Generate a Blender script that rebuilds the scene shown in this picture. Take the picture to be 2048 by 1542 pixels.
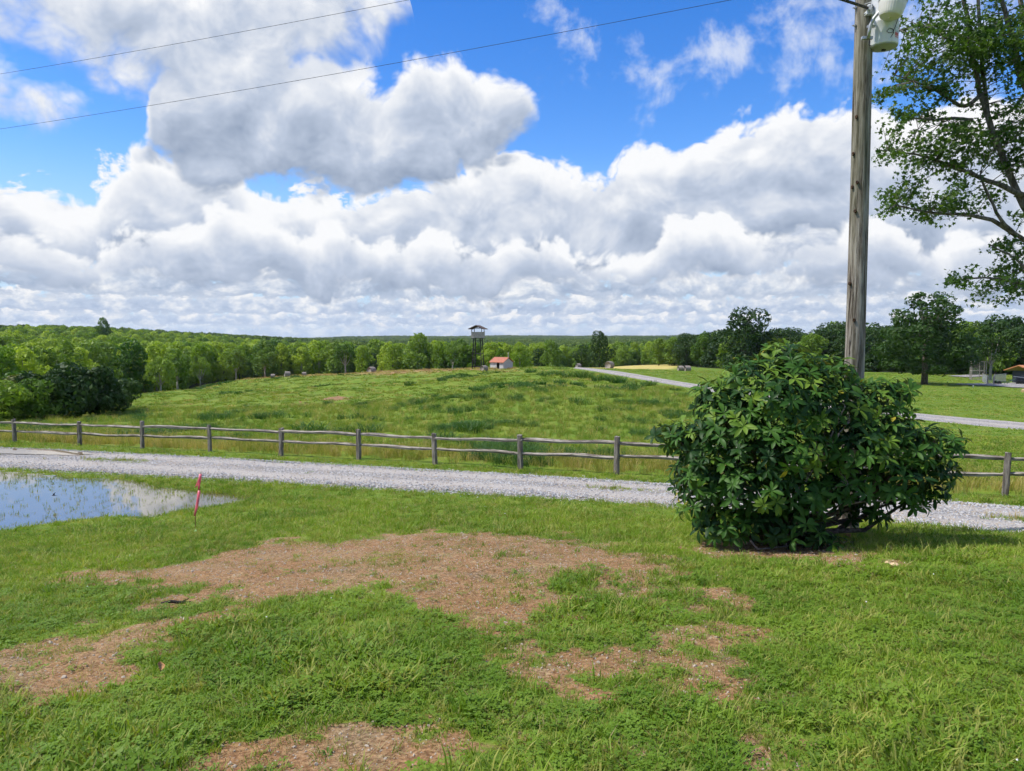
import bpy, bmesh, math, random
import numpy as np
from mathutils import Vector, Matrix, Euler

for o in list(bpy.data.objects):
    bpy.data.objects.remove(o)
scene = bpy.context.scene
COL = scene.collection

# ------------------------------------------------------------------ camera
EYE = 1.65
FPX = 1500.0                      # focal length in pixels of a 2048-wide picture
PITCH = math.atan(99.0 / FPX)     # looking slightly down
cam_data = bpy.data.cameras.new("camera")
cam_data.sensor_width = 36.0
cam_data.lens = 36.0 * FPX / 2048.0
cam_data.clip_start = 0.05
cam_data.clip_end = 30000.0
cam = bpy.data.objects.new("camera", cam_data)
cam.location = (0, 0, EYE)
cam.rotation_euler = (math.radians(90) - PITCH, 0, 0)
COL.objects.link(cam)
scene.camera = cam

# ------------------------------------------------------------------ sun
SUN_EL, SUN_AZ = math.radians(57), math.radians(-94)   # azimuth clockwise from the view direction (+Y)
sun_vec = Vector((math.sin(SUN_AZ) * math.cos(SUN_EL), math.cos(SUN_AZ) * math.cos(SUN_EL), math.sin(SUN_EL)))
sd = bpy.data.lights.new("sun", 'SUN')
sd.energy = 3.7
sd.angle = math.radians(2.2)
sd.color = (1.0, 0.95, 0.86)
sun = bpy.data.objects.new("sun", sd)
sun.rotation_euler = sun_vec.to_track_quat('Z', 'Y').to_euler()
COL.objects.link(sun)

# ------------------------------------------------------------------ exposure
vs = scene.view_settings
vs.view_transform = 'Standard'
vs.look = 'None'
EXPO = 0.5                        # the photograph is exposed for the shade
vs.exposure = EXPO
vs.gamma = 1.0
vs.use_curve_mapping = False
scene.cycles.max_bounces = 5
scene.cycles.diffuse_bounces = 2
scene.cycles.glossy_bounces = 2
scene.cycles.transmission_bounces = 4
scene.cycles.transparent_max_bounces = 6
scene.cycles.use_denoising = True
scene.cycles.use_adaptive_sampling = True
scene.cycles.adaptive_threshold = 0.03
scene.cycles.adaptive_min_samples = 20
scene.cycles.caustics_reflective = False
scene.cycles.caustics_refractive = False


# ------------------------------------------------------------------ node helper
class NT:
    """small wrapper that writes node expressions"""
    def __init__(self, tree):
        self.t = tree
    def new(self, kind, **kw):
        n = self.t.nodes.new(kind)
        for k, v in kw.items():
            setattr(n, k, v)
        return n
    def put(self, sock, v):
        if v is None:
            return
        if isinstance(v, bpy.types.NodeSocket):
            self.t.links.new(v, sock)
        elif isinstance(v, (tuple, list)) and len(v) == 3 and sock.type == 'RGBA':
            sock.default_value = (*v, 1)
        else:
            sock.default_value = v
    def m(self, op, a, b=None, c=None, clamp=False):
        n = self.new('ShaderNodeMath', operation=op, use_clamp=clamp)
        self.put(n.inputs[0], a); self.put(n.inputs[1], b)
        if c is not None:
            self.put(n.inputs[2], c)
        return n.outputs[0]
    def v(self, op, a, b=None, scale=None):
        n = self.new('ShaderNodeVectorMath', operation=op)
        self.put(n.inputs[0], a); self.put(n.inputs[1], b)
        if scale is not None:
            self.put(n.inputs['Scale'], scale)
        return n.outputs['Value'] if op in ('LENGTH', 'DOT_PRODUCT', 'DISTANCE') else n.outputs[0]
    def xyz(self, a):
        n = self.new('ShaderNodeSeparateXYZ'); self.put(n.inputs[0], a); return n.outputs
    def comb(self, x, y, z):
        n = self.new('ShaderNodeCombineXYZ')
        self.put(n.inputs[0], x); self.put(n.inputs[1], y); self.put(n.inputs[2], z)
        return n.outputs[0]
    def noise(self, vec, scale, detail=4, rough=0.5, dist=0.0, out=0, dims='3D'):
        n = self.new('ShaderNodeTexNoise', noise_dimensions=dims)
        self.put(n.inputs['Vector'], vec); self.put(n.inputs['Scale'], scale)
        n.inputs['Detail'].default_value = detail; n.inputs['Roughness'].default_value = rough
        n.inputs['Distortion'].default_value = dist
        return n.outputs[out]
    def voro(self, vec, scale, feature='F1', detail=0, rough=0.5, smooth=0.5, out='Distance', rand=1.0):
        n = self.new('ShaderNodeTexVoronoi', feature=feature)
        self.put(n.inputs['Vector'], vec); self.put(n.inputs['Scale'], scale)
        n.inputs['Detail'].default_value = detail; n.inputs['Roughness'].default_value = rough
        n.inputs['Randomness'].default_value = rand
        if feature == 'SMOOTH_F1':
            n.inputs['Smoothness'].default_value = smooth
        return n.outputs[out]
    def step(self, x, a, b, lo=0.0, hi=1.0, kind='SMOOTHSTEP'):
        n = self.new('ShaderNodeMapRange', interpolation_type=kind)
        self.put(n.inputs[0], x); self.put(n.inputs[1], a); self.put(n.inputs[2], b)
        self.put(n.inputs[3], lo); self.put(n.inputs[4], hi)
        return n.outputs[0]
    def mix(self, f, a, b, mode='MIX'):
        n = self.new('ShaderNodeMix', data_type='RGBA', blend_type=mode)
        self.put(n.inputs[0], f); self.put(n.inputs[6], a); self.put(n.inputs[7], b)
        return n.outputs[2]
    def ramp(self, x, stops):
        n = self.new('ShaderNodeValToRGB')
        e = n.color_ramp.elements
        while len(e) < len(stops):
            e.new(0.5)
        for el, (p, c) in zip(e, stops):
            el.position = p; el.color = (*c, 1)
        self.put(n.inputs[0], x)
        return n.outputs[0]
    def mapping(self, vec, scale=(1, 1, 1), loc=(0, 0, 0), rot=(0, 0, 0)):
        n = self.new('ShaderNodeMapping')
        self.put(n.inputs[0], vec)
        n.inputs['Location'].default_value = loc
        n.inputs['Rotation'].default_value = rot
        n.inputs['Scale'].default_value = scale
        return n.outputs[0]


# ------------------------------------------------------------------ picture rays (used to survey the place)
FW = np.array([0, math.cos(PITCH), -math.sin(PITCH)])
UP = np.array([0, math.sin(PITCH), math.cos(PITCH)])
def ray(px, py):
    d = FW + UP * ((771 - py) / FPX) + np.array([1, 0, 0]) * ((px - 1024) / FPX)
    return d / d[1]                       # per metre of depth

# ------------------------------------------------------------------ sky
SKY_STRENGTH = 0.12
world = bpy.data.worlds.new("World")
scene.world = world
world.use_nodes = True
wt = world.node_tree
wt.nodes.clear()
W = NT(wt)

def build_sky():
    out = W.new('ShaderNodeOutputWorld')
    bg = W.new('ShaderNodeBackground')
    bg.inputs['Strength'].default_value = SKY_STRENGTH
    wt.links.new(bg.outputs[0], out.inputs[0])
    sky = W.new('ShaderNodeTexSky', sky_type='NISHITA')
    sky.sun_disc = False
    sky.sun_elevation = SUN_EL
    sky.sun_rotation = SUN_AZ
    sky.altitude = 200
    sky.air_density = 1.0
    sky.dust_density = 0.3
    sky.ozone_density = 2.0
    hs = W.new('ShaderNodeHueSaturation')
    hs.inputs['Hue'].default_value = 0.514
    hs.inputs['Saturation'].default_value = 1.42
    hs.inputs['Value'].default_value = 1.2
    wt.links.new(sky.outputs[0], hs.inputs['Color'])
    blue = hs.outputs[0]

    d = W.v('NORMALIZE', W.new('ShaderNodeTexCoord').outputs['Generated'])
    x, y, z = W.xyz(d)
    az = W.m('ARCTAN2', x, y)
    el = W.m('ARCSINE', z)
    D0 = W.comb(az, el, 0.0)
    # slow displacement of the cloud outlines
    w1 = W.v('SUBTRACT', W.noise(D0, 8.0, 1, 0.5, out=1, dims='2D'), (0.5, 0.5, 0.5))
    P = W.v('ADD', D0, W.v('SCALE', w1, None, 0.04))
    LD = (-0.012, 0.024, 0.0)              # towards the light
    P2 = W.v('ADD', P, LD)

    def billow(p, s, flat, off, n, rough=0.55):
        """rounded heads of cloud: absolute value noise, n octaves, zero mean"""
        acc, amp, tot = None, 1.0, 0.0
        for i in range(n):
            q = W.mapping(p, scale=(s, s * flat, 1), loc=(off + 3.7 * i, off * 0.7 + 1.9 * i, 0), rot=(0, 0, 0.5 * i))
            v = W.m('ABSOLUTE', W.m('SUBTRACT', W.noise(q, 1.0, 0, 0.5, dims='2D'), 0.5))
            v = W.m('MULTIPLY', v, amp * 2.6)
            tot += amp * 0.33
            acc = v if acc is None else W.m('ADD', acc, v)
            amp *= rough; s *= 2.15
        return W.m('SUBTRACT', acc, tot)

    n1 = billow(P, 9.0, 1.25, 0.0, 4)
    n1l = billow(P2, 9.0, 1.25, 0.0, 4)
    f1 = W.m('SUBTRACT', W.noise(P, 14.0, 5, 0.6, dims='2D'), 0.5)
    r1 = W.m('SUBTRACT', n1, n1l)
    ux, uy, _ = W.xyz(P)
    uf = W.m('MULTIPLY_ADD', ux, 1 / 1.7, 0.5)
    def edge(pts, miss):
        """elevation of a cloud's upper or lower edge along the horizon, from points of the picture"""
        n = W.new('ShaderNodeFloatCurve')
        c = n.mapping.curves[0]
        xy = []
        for px, py in pts:
            r = ray(px, py)
            xy.append((math.atan2(r[0], r[1]) / 1.7 + 0.5, (math.atan2(r[2], math.hypot(r[0], r[1])) + 0.1) / 0.8))
        m = (miss + 0.1) / 0.8
        xy = [(0.0, m), (xy[0][0] - 0.004, m)] + xy + [(xy[-1][0] + 0.004, m), (1.0, m)]
        while len(c.points) < len(xy):
            c.points.new(0.5, 0.5)
        for p, q in zip(c.points, xy):
            p.location = q; p.handle_type = 'AUTO_CLAMPED'
        n.mapping.update()
        W.put(n.inputs['Value'], uf)
        return W.m('MULTIPLY_ADD', n.outputs[0], 0.8, -0.1)

    def over(base, alpha, colour):
        return W.mix(alpha, base, colour)

    K = 1.0 / (SKY_STRENGTH * 2 ** EXPO)
    def tone(l, dark, mid, lite):
        return W.ramp(l, [(0.0, tuple(K * c for c in dark)), (0.5, tuple(K * c for c in mid)), (1.0, tuple(K * c for c in lite))])

    DARK, MID, LITE = (0.27, 0.345, 0.48), (0.53, 0.605, 0.745), (0.97, 0.98, 1.0)
    col = blue
    # pale air towards the horizon
    col = over(col, W.step(el, 0.02, 0.24, 0.85, 0.0), tuple(K * c for c in (0.46, 0.63, 0.90)))
    # high thin veils
    vt = edge([(1040, 90), (1100, 85), (1200, 80), (1240, 100), (1300, 150), (1380, 120), (1460, 40), (1500, 25), (1560, 8), (1640, -10), (1720, -30), (1900, -60), (2048, -60), (2200, 0)], 0.0)
    vb = edge([(1040, 110), (1100, 150), (1200, 112), (1240, 106), (1300, 152), (1380, 130), (1460, 120), (1480, 150), (1560, 165), (1640, 165), (1720, 120), (1900, 130), (2048, 120), (2200, 0)], 0.3)
    F = W.m('ADD', W.m('MULTIPLY', W.m('MINIMUM', W.m('SUBTRACT', vt, uy), W.m('SUBTRACT', uy, vb)), 0.6), W.m('MULTIPLY', f1, 0.22))
    col = over(col, W.step(F, -0.012, 0.06, 0.0, 0.75), tuple(K * c for c in (0.84, 0.88, 0.96)))
    # ranks of cumulus from the horizon upwards, all the way round
    hz = W.m('MULTIPLY', W.m('MAXIMUM', el, 0.0), 1.0)
    for k, (base, h, s, dark, mid, lite) in enumerate((
        (-0.020, 0.050, 46.0, (0.46, 0.58, 0.80), (0.57, 0.69, 0.88), (0.84, 0.90, 0.98)),
        (0.012, 0.022, 40.0, (0.40, 0.51, 0.72), (0.57, 0.67, 0.84), (0.95, 0.95, 0.97)),
        (0.026, 0.030, 31.0, (0.36, 0.46, 0.66), (0.55, 0.64, 0.80), (0.96, 0.96, 0.97)),
        (0.046, 0.042, 22.0, (0.32, 0.41, 0.58), (0.54, 0.62, 0.76), (0.98, 0.98, 0.98)),
        (0.076, 0.095, 13.0, (0.32, 0.40, 0.55), (0.58, 0.64, 0.76), (0.98, 0.98, 0.98)),
    )):
        q = W.mapping(P if k > 2 else D0, scale=(s, s * 1.7, 1), loc=(2.3 + 5.1 * k, 1.1 + 3.7 * k, 0))
        n = W.m('SUBTRACT', W.noise(q, 1.0, 5, 0.62, dims='2D'), 0.5)
        up, dn = W.m('SUBTRACT', base + h, hz), W.m('SUBTRACT', hz, base)
        F = W.m('MULTIPLY_ADD', n, h * 2.2, W.m('MINIMUM', up, W.m('MULTIPLY', dn, 2.0)))
        l = W.m('ADD', W.m('MULTIPLY_ADD', n, 2.3, 0.30), W.m('MULTIPLY', dn, 0.62 / h))
        rim = W.step(F, 0.0, 0.35 * h, 0.18, 0.0)
        l = W.m('ADD', l, rim, clamp=True)
        col = over(col, W.step(F, -0.03 * h, 0.20 * h, 0.0, 0.97), tone(l, dark, mid, lite))
    # great cumulus masses
    for top, bot, soft, lift, amp, grade in (
        ([(-300, 330), (-100, 335), (0, 355), (50, 385), (110, 428), (180, 420), (215, 350), (260, 300), (300, 285), (400, 310), (500, 380), (600, 400), (700, 395), (780, 370), (860, 350), (940, 320), (1000, 300), (1060, 300), (1110, 330), (1150, 352), (1190, 340), (1250, 305), (1330, 292), (1360, 310), (1400, 265), (1470, 235), (1560, 205), (1640, 190), (1720, 175), (1800, 190), (1900, 200), (2048, 190), (2400, 200)],
         [(-300, 540), (300, 545), (700, 560), (1000, 570), (1200, 550), (1400, 510), (1600, 480), (1800, 520), (2048, 530), (2400, 540)], 0.011, 0.09, 0.028, 0.80),
        ([(-300, 470), (60, 470), (180, 485), (290, 470), (390, 430), (470, 415), (530, 445), (590, 480), (650, 455), (700, 470), (760, 500), (860, 470), (960, 490), (1080, 480), (1180, 505), (1260, 520), (1330, 470), (1420, 455), (1520, 500), (1640, 480), (1740, 440), (1850, 470), (2048, 480), (2400, 470)],
         [(-300, 565), (200, 560), (600, 575), (900, 585), (1250, 570), (1500, 560), (1900, 570), (2400, 560)], 0.010, 0.12, 0.026, 0.90),
        ([(255, 330), (290, 280), (310, 190), (330, 110), (400, 60), (520, 60), (600, 100), (680, 125), (730, 142), (770, 150), (800, 128), (840, 122), (880, 138), (915, 108), (955, 128), (1000, 138), (1040, 165), (1060, 215), (1075, 260)],
         [(255, 330), (310, 330), (380, 370), (440, 385), (520, 372), (600, 378), (650, 402), (720, 402), (780, 400), (860, 388), (920, 370), (960, 330), (1030, 300), (1065, 260), (1075, 260)], 0.020, -0.02, 0.030, 0.72),
        ([(-300, 150), (0, 150), (80, 155), (150, 172), (195, 205)], [(-300, 260), (0, 218), (60, 242), (140, 228), (195, 205)], 0.03, 0.16, 0.026, 0.4),
        ([(-400, -280), (0, -280), (400, -280), (620, -260), (690, -120), (750, -50), (800, 5), (830, 20)],
         [(-400, 60), (-100, 30), (0, 45), (60, 65), (110, 110), (180, 150), (260, 190), (340, 240), (500, 230), (620, 190), (700, 130), (760, 75), (800, 22), (830, 20)], 0.05, 0.16, 0.036, 0.35),
    ):
        et, eb = edge(top, -0.1), edge(bot, 0.1)
        up, dn = W.m('SUBTRACT', et, uy), W.m('SUBTRACT', uy, eb)
        F = W.m('ADD', W.m('SMOOTH_MIN', up, dn, 0.03), W.m('MULTIPLY', W.m('MULTIPLY_ADD', f1, 1.7, n1), amp))
        h = W.m('DIVIDE', dn, W.m('ADD', W.m('ABSOLUTE', W.m('ADD', up, dn)), 0.02))      # 0 at the base, 1 at the head
        l = W.m('ADD', W.m('MULTIPLY_ADD', r1, 0.26, 0.56 + lift), W.m('MULTIPLY', f1, 0.65))
        l = W.m('ADD', l, W.m('MULTIPLY', W.m('SUBTRACT', h, 0.5), grade))
        l = W.m('ADD', l, W.step(W.m('MULTIPLY_ADD', n1, amp, up), 0.0, 0.05, 0.28, 0.0), clamp=True)
        a = W.step(F, -0.3 * soft, soft)
        col = over(col, a, tone(l, DARK, MID, LITE))
    # overhead and behind the viewer the same broken cumulus goes on
    zz = W.m('ADD', W.m('ABSOLUTE', z), 0.15)
    q = W.comb(W.m('DIVIDE', x, zz), W.m('DIVIDE', y, zz), 0.0)
    g = W.noise(q, 1.3, 6, 0.56, dims='2D')
    inview = W.m('MULTIPLY', W.step(W.m('ABSOLUTE', az), 0.75, 1.1), W.step(el, 0.12, 0.2))
    inview = W.m('MAXIMUM', inview, W.step(el, 0.52, 0.75))
    a = W.m('MULTIPLY', W.step(g, 0.47, 0.56), inview)
    col = over(col, a, tone(W.m('MULTIPLY_ADD', r1, 0.5, 0.66, clamp=True), DARK, MID, LITE))
    wt.links.new(col, bg.inputs['Color'])

build_sky()
world.cycles.sampling_method = 'NONE'

# ------------------------------------------------------------------ numeric noise
_rs = np.random.RandomState(11)
_LAT = _rs.rand(256, 256)
def vnoise(x, y):
    x = np.asarray(x, float); y = np.asarray(y, float)
    xi = np.floor(x).astype(int); yi = np.floor(y).astype(int)
    fx = x - xi; fy = y - yi
    fx = fx * fx * (3 - 2 * fx); fy = fy * fy * (3 - 2 * fy)
    a = _LAT[xi & 255, yi & 255]; b = _LAT[(xi + 1) & 255, yi & 255]
    c = _LAT[xi & 255, (yi + 1) & 255]; d = _LAT[(xi + 1) & 255, (yi + 1) & 255]
    return (a * (1 - fx) + b * fx) * (1 - fy) + (c * (1 - fx) + d * fx) * fy
def fbm(x, y, n=4, rough=0.5):
    s = 0; a = 1.0; t = 0
    for i in range(n):
        s = s + a * vnoise(x * 2 ** i + 17.3 * i, y * 2 ** i + 5.1 * i); t += a; a *= rough
    return s / t - 0.5
def sstep(x, a, b):
    t = np.clip((x - a) / (b - a), 0, 1)
    return t * t * (3 - 2 * t)

# ------------------------------------------------------------------ survey of the ground: height below the eye along eleven sight lines
FAR = [(1500, -24), (3000, -30), (9000, -60)]
SURVEY = [
 (-500, [(0,-1.65),(3,-2.08),(8,-2.9),(12.5,-3.5),(16,-3.95),(21.6,-4.02),(28,-4.1),(32,-4.4),(42,-5.4),(52,-6.3),(65,-7.0),(95,-11),(135,-16),(180,-16.5),(250,-14),(400,-9),(600,-4),(900,-3)] + FAR),
 (0,    [(0,-1.65),(3,-2.08),(8,-2.85),(12.5,-3.5),(16,-3.95),(21.6,-4.02),(26,-4.05),(29.5,-4.2),(40,-5.2),(50,-6.05),(62,-6.7),(90,-10),(130,-15),(180,-16),(250,-14.5),(400,-10),(600,-4),(900,-3)] + FAR),
 (250,  [(0,-1.65),(3,-2.06),(8,-2.75),(12.5,-3.4),(17,-3.95),(21,-4.0),(24.5,-4.0),(27.5,-4.1),(35,-4.75),(45,-5.5),(55,-6.15),(70,-6.95),(90,-7.75),(110,-8.35),(125,-9.6),(150,-13),(200,-17),(260,-17),(400,-12),(600,-7),(900,-6)] + FAR),
 (500,  [(0,-1.65),(3,-2.05),(8,-2.65),(12.5,-3.25),(18,-3.92),(21,-3.95),(24,-3.93),(25.2,-3.95),(35,-4.6),(50,-5.5),(75,-7.0),(110,-8.4),(150,-9.4),(190,-10.2),(215,-11.6),(260,-16),(330,-20),(450,-20),(700,-14),(1000,-14)] + FAR),
 (800,  [(0,-1.65),(3,-2.0),(8,-2.58),(12.5,-3.12),(17.5,-3.7),(21,-3.8),(23,-3.85),(30,-4.15),(45,-5.0),(70,-6.3),(100,-7.1),(140,-7.5),(170,-7.7),(190,-8.6),(240,-14),(320,-21),(450,-24),(700,-22),(1200,-22),(2000,-20),(3000,-14),(9000,-60)]),
 (1024, [(0,-1.65),(3,-1.99),(8,-2.55),(12.5,-3.06),(16.4,-3.5),(19.4,-3.62),(21,-3.7),(28,-3.98),(35,-4.3),(55,-4.95),(80,-5.45),(115,-5.8),(150,-6.05),(165,-6.7),(200,-11),(260,-17),(350,-22),(500,-24),(800,-22),(1500,-20),(3000,-14),(9000,-60)]),
 (1200, [(0,-1.65),(3,-1.98),(8,-2.54),(12.5,-3.08),(15.3,-3.43),(18,-3.55),(20,-3.65),(30,-4.05),(50,-4.75),(80,-5.35),(115,-5.75),(150,-6.4),(180,-7.3),(200,-8.3),(250,-9.4),(285,-11),(350,-18),(500,-22),(800,-20),(1500,-20),(3000,-14),(9000,-60)]),
 (1400, [(0,-1.65),(3,-1.98),(8,-2.52),(12.5,-3.1),(14.7,-3.38),(17.5,-3.5),(19.3,-3.6),(30,-4.05),(50,-4.75),(80,-5.3),(100,-5.8),(150,-6.9),(200,-8.3),(260,-9.7),(300,-11.5),(400,-16),(800,-18),(1500,-20),(3000,-14),(9000,-60)]),
 (1700, [(0,-1.65),(3,-1.98),(8,-2.5),(11,-2.9),(13.5,-3.24),(16.3,-3.42),(18,-3.52),(30,-4.15),(50,-5.1),(75,-5.9),(105,-6.6),(150,-7.4),(200,-8.5),(300,-10),(800,-14),(1500,-20),(3000,-16),(9000,-60)]),
 (2048, [(0,-1.65),(3,-1.98),(8,-2.5),(10.5,-2.85),(12.1,-3.15),(15,-3.38),(16.3,-3.47),(22,-3.9),(32,-4.5),(47,-5.3),(75,-6.2),(105,-6.9),(130,-7.3),(200,-8.5),(300,-10),(800,-14)] + FAR),
 (2500, [(0,-1.65),(3,-1.98),(8,-2.48),(12.5,-2.95),(16.3,-3.3),(22,-3.8),(32,-4.4),(47,-5.3),(75,-6.3),(105,-7.0),(130,-7.4),(200,-8.5),(300,-10),(800,-14)] + FAR),
]
ND, NU = 900, 241
D_MAX = 9000.0
def dpar(d):                      # stretched depth
    return np.log1p(np.maximum(d, 0) / 6.0)
_dg = np.linspace(0, dpar(D_MAX), ND)
_ug = np.linspace(-1.05, 1.05, NU)
def _build_table():
    us, rows = [], []
    for px, prof in SURVEY:
        d = np.array([p[0] for p in prof], float); z = np.array([p[1] for p in prof], float)
        r = np.interp(_dg, dpar(d), z)
        k = np.exp(-0.5 * (np.arange(-14, 15) / 5.0) ** 2); k /= k.sum()
        pad = np.concatenate([np.full(14, r[0]), r, np.full(14, r[-1])])
        r2 = np.convolve(pad, k, 'valid')
        rows.append(r2); us.append((px - 1024) / FPX)
    rows = np.array(rows); us = np.array(us)
    T = np.empty((NU, ND))
    for j in range(ND):
        T[:, j] = np.interp(_ug, us, rows[:, j])
    k = np.exp(-0.5 * (np.arange(-16, 17) / 6.0) ** 2); k /= k.sum()
    pad = np.concatenate([np.repeat(T[:1], 16, 0), T, np.repeat(T[-1:], 16, 0)], 0)
    return np.apply_along_axis(lambda c: np.convolve(c, k, 'valid'), 0, pad)
_TAB = _build_table()
def H0(x, y):
    """smooth ground height (world z)"""
    x = np.asarray(x, float); y = np.asarray(y, float)
    yy = np.maximum(y, 0.0)
    u = np.clip(x / np.maximum(yy, 2.0), -1.04, 1.04)
    a = np.clip(dpar(yy) / _dg[1], 0, ND - 1.001); b = (u - _ug[0]) / (_ug[1] - _ug[0])
    i = a.astype(int); j = b.astype(int); fa = a - i; fb = b - j
    z = (_TAB[j, i] * (1 - fa) + _TAB[j, i + 1] * fa) * (1 - fb) + (_TAB[j + 1, i] * (1 - fa) + _TAB[j + 1, i + 1] * fa) * fb
    return z + EYE
def at0(px, py):
    r = ray(px, py)
    if r[2] >= -1e-4:
        r = np.array([r[0], r[1], -1e-4])
    d = np.geomspace(1.5, 4000, 6000)
    h = H0(r[0] * d, d) - (EYE + r[2] * d)
    k = int(np.argmax(h > 0)) if (h > 0).any() else len(d) - 1
    if k == 0:
        k = 1
    t = -h[k - 1] / (h[k] - h[k - 1] + 1e-12)
    dd = d[k - 1] + (d[k] - d[k - 1]) * min(max(t, 0), 1)
    return np.array([r[0] * dd, dd])
def atd(px, d):
    """ground position seen in column px at depth d (column measured at the horizon)"""
    r = ray(px, 672)
    return np.array([r[0] * d, d])
def poly_dist(P, poly):
    """signed distance to a polygon, positive inside; P (N,2)"""
    poly = np.asarray(poly, float); n = len(poly)
    best = np.full(len(P), 1e9); inside = np.zeros(len(P), bool)
    for i in range(n):
        a = poly[i]; b = poly[(i + 1) % n]; e = b - a
        t = np.clip(((P - a) @ e) / (e @ e + 1e-12), 0, 1)
        q = P - a - t[:, None] * e
        best = np.minimum(best, np.hypot(q[:, 0], q[:, 1]))
        c = (a[1] > P[:, 1]) != (b[1] > P[:, 1])
        xi = a[0] + (P[:, 1] - a[1]) / (b[1] - a[1] + 1e-12) * e[0]
        inside ^= c & (P[:, 0] < xi)
    return np.where(inside, best, -best)
def line_dist(P, pts):
    best = np.full(len(P), 1e9)
    for a, b in zip(pts[:-1], pts[1:]):
        e = b - a
        t = np.clip(((P - a) @ e) / (e @ e + 1e-12), 0, 1)
        q = P - a - t[:, None] * e
        best = np.minimum(best, np.hypot(q[:, 0], q[:, 1]))
    return best

# ------------------------------------------------------------------ plan of the place
POND_Z = EYE - 3.985
POND = [at0(*p) for p in [(-220, 1085), (-60, 1062), (60, 1045), (160, 1032), (250, 1026), (330, 1024), (375, 1017), (450, 1003), (510, 990), (450, 983), (330, 977), (270, 970), (210, 963), (130, 963), (90, 958), (20, 952), (-60, 946), (-220, 940)]]
RUT = [at0(*p) for p in [(-160, 901), (0, 903), (80, 903), (150, 907), (196, 911), (150, 914.5), (60, 913), (0, 912), (-160, 910)]]
ROAD_NEAR = [at0(*p) for p in [(-420, 918), (-200, 928), (0, 937), (120, 943), (300, 951), (500, 960), (700, 973), (900, 985), (1100, 997), (1300, 1008), (1500, 1022), (1700, 1038), (1900, 1055), (2048, 1068), (2300, 1095), (2600, 1130)]]
ROAD_FAR = [at0(*p) for p in [(-420, 887), (-200, 890), (0, 895), (120, 899), (300, 909), (500, 919), (700, 929), (900, 942), (1100, 954), (1300, 966), (1500, 979), (1700, 990), (1900, 1003), (2048, 1012), (2300, 1032), (2600, 1060)]]
DRIVE_FAR = [at0(*p) for p in [(1160, 735.2), (1200, 738.5), (1250, 744), (1290, 751), (1330, 758), (1370, 765), (1450, 778), (1560, 794), (1700, 812), (1820, 826), (1930, 836), (2048, 845), (2300, 862)]]
DRIVE_NEAR = [at0(*p) for p in [(1146, 736.5), (1178, 741), (1225, 749), (1270, 757), (1320, 766), (1370, 774), (1450, 789), (1560, 807), (1700, 824), (1820, 838), (1930, 849), (2048, 860), (2300, 880)]]
YARD = [at0(*p) for p in [(1895, 769), (1945, 767.5), (2000, 767), (2050, 765), (2200, 762), (2200, 782), (2060, 777), (2030, 776.5), (1990, 773), (1940, 771.5)]]
PAD = [at0(*p) for p in [(1890, 753), (1920, 750.5), (1970, 750), (1975, 754), (1940, 756)]]
BARE = [[at0(*p) for p in poly] for poly in [
    [(120, 1172), (180, 1148), (360, 1120), (560, 1092), (700, 1080), (800, 1066), (1000, 1070), (1130, 1078), (1230, 1105), (1340, 1140), (1310, 1172), (1190, 1150), (1060, 1160), (1180, 1195), (1110, 1240), (970, 1262), (860, 1226), (760, 1200), (640, 1188), (500, 1206), (330, 1208), (440, 1172), (330, 1160), (250, 1180)],
    [(-80, 1320), (150, 1262), (330, 1240), (385, 1262), (350, 1292), (250, 1306), (225, 1362), (110, 1396), (-80, 1400)],
    [(650, 1262), (740, 1258), (800, 1285), (730, 1296)],
    [(1120, 1332), (1190, 1296), (1290, 1288), (1400, 1262), (1540, 1286), (1565, 1335), (1450, 1372), (1370, 1368), (1260, 1325)],
    [(360, 1560), (520, 1495), (760, 1466), (1030, 1448), (1060, 1480), (920, 1530), (900, 1560)],
    [(1385, 1090), (1480, 1080), (1650, 1088), (1750, 1115), (1770, 1140), (1640, 1134), (1480, 1108)],
    [(1500, 1520), (1580, 1500), (1620, 1560), (1500, 1565)],
    [(1150, 1410), (1200, 1400), (1240, 1425), (1180, 1436)],
    [(1420, 1200), (1500, 1190), (1560, 1215), (1470, 1225)],
]]
THIN = [[at0(*p) for p in poly] for poly in [
    [(880, 1055), (1150, 1060), (1380, 1110), (1560, 1180), (1640, 1280), (1640, 1380), (1480, 1430), (1150, 1450), (1030, 1400), (1130, 1330), (1020, 1280), (1180, 1230), (1200, 1170), (900, 1100)],
    [(560, 1075), (880, 1050), (900, 1090), (600, 1110), (200, 1190), (150, 1160)],
    [(300, 1210), (500, 1215), (560, 1260), (380, 1300), (230, 1390), (60, 1420), (-60, 1420), (-60, 1300), (140, 1250)],
    [(250, 1570), (420, 1470), (760, 1440), (1100, 1430), (1300, 1470), (1650, 1470), (1750, 1570)],
]]
FIELD_BARE = [[at0(*p) for p in [(640, 796), (668, 789), (708, 788), (706, 793), (670, 799)]], [at0(*p) for p in [(585, 806), (612, 800), (602, 808)]]]
HAY = [at0(*p) for p in [(1100, 733.5), (1180, 736.0), (1250, 738.0), (1345, 738.5)]] + [atd(1365, 275), atd(1100, 275)]
FENCE_PX = [(30, 885), (160, 891), (285, 897), (420, 904), (562, 911), (718, 918), (870, 927), (1041, 938), (1233, 949)]
FENCE = [at0(*p) for p in FENCE_PX]
_p0, _p1 = FENCE[-1], at0(2010, 993)
FENCE += [_p0 + (_p1 - _p0) * k / 3 for k in (1, 2, 3, 4, 5)]
_q = FENCE[0] - FENCE[1]
FENCE = [FENCE[0] + _q * 2, FENCE[0] + _q] + FENCE

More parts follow.
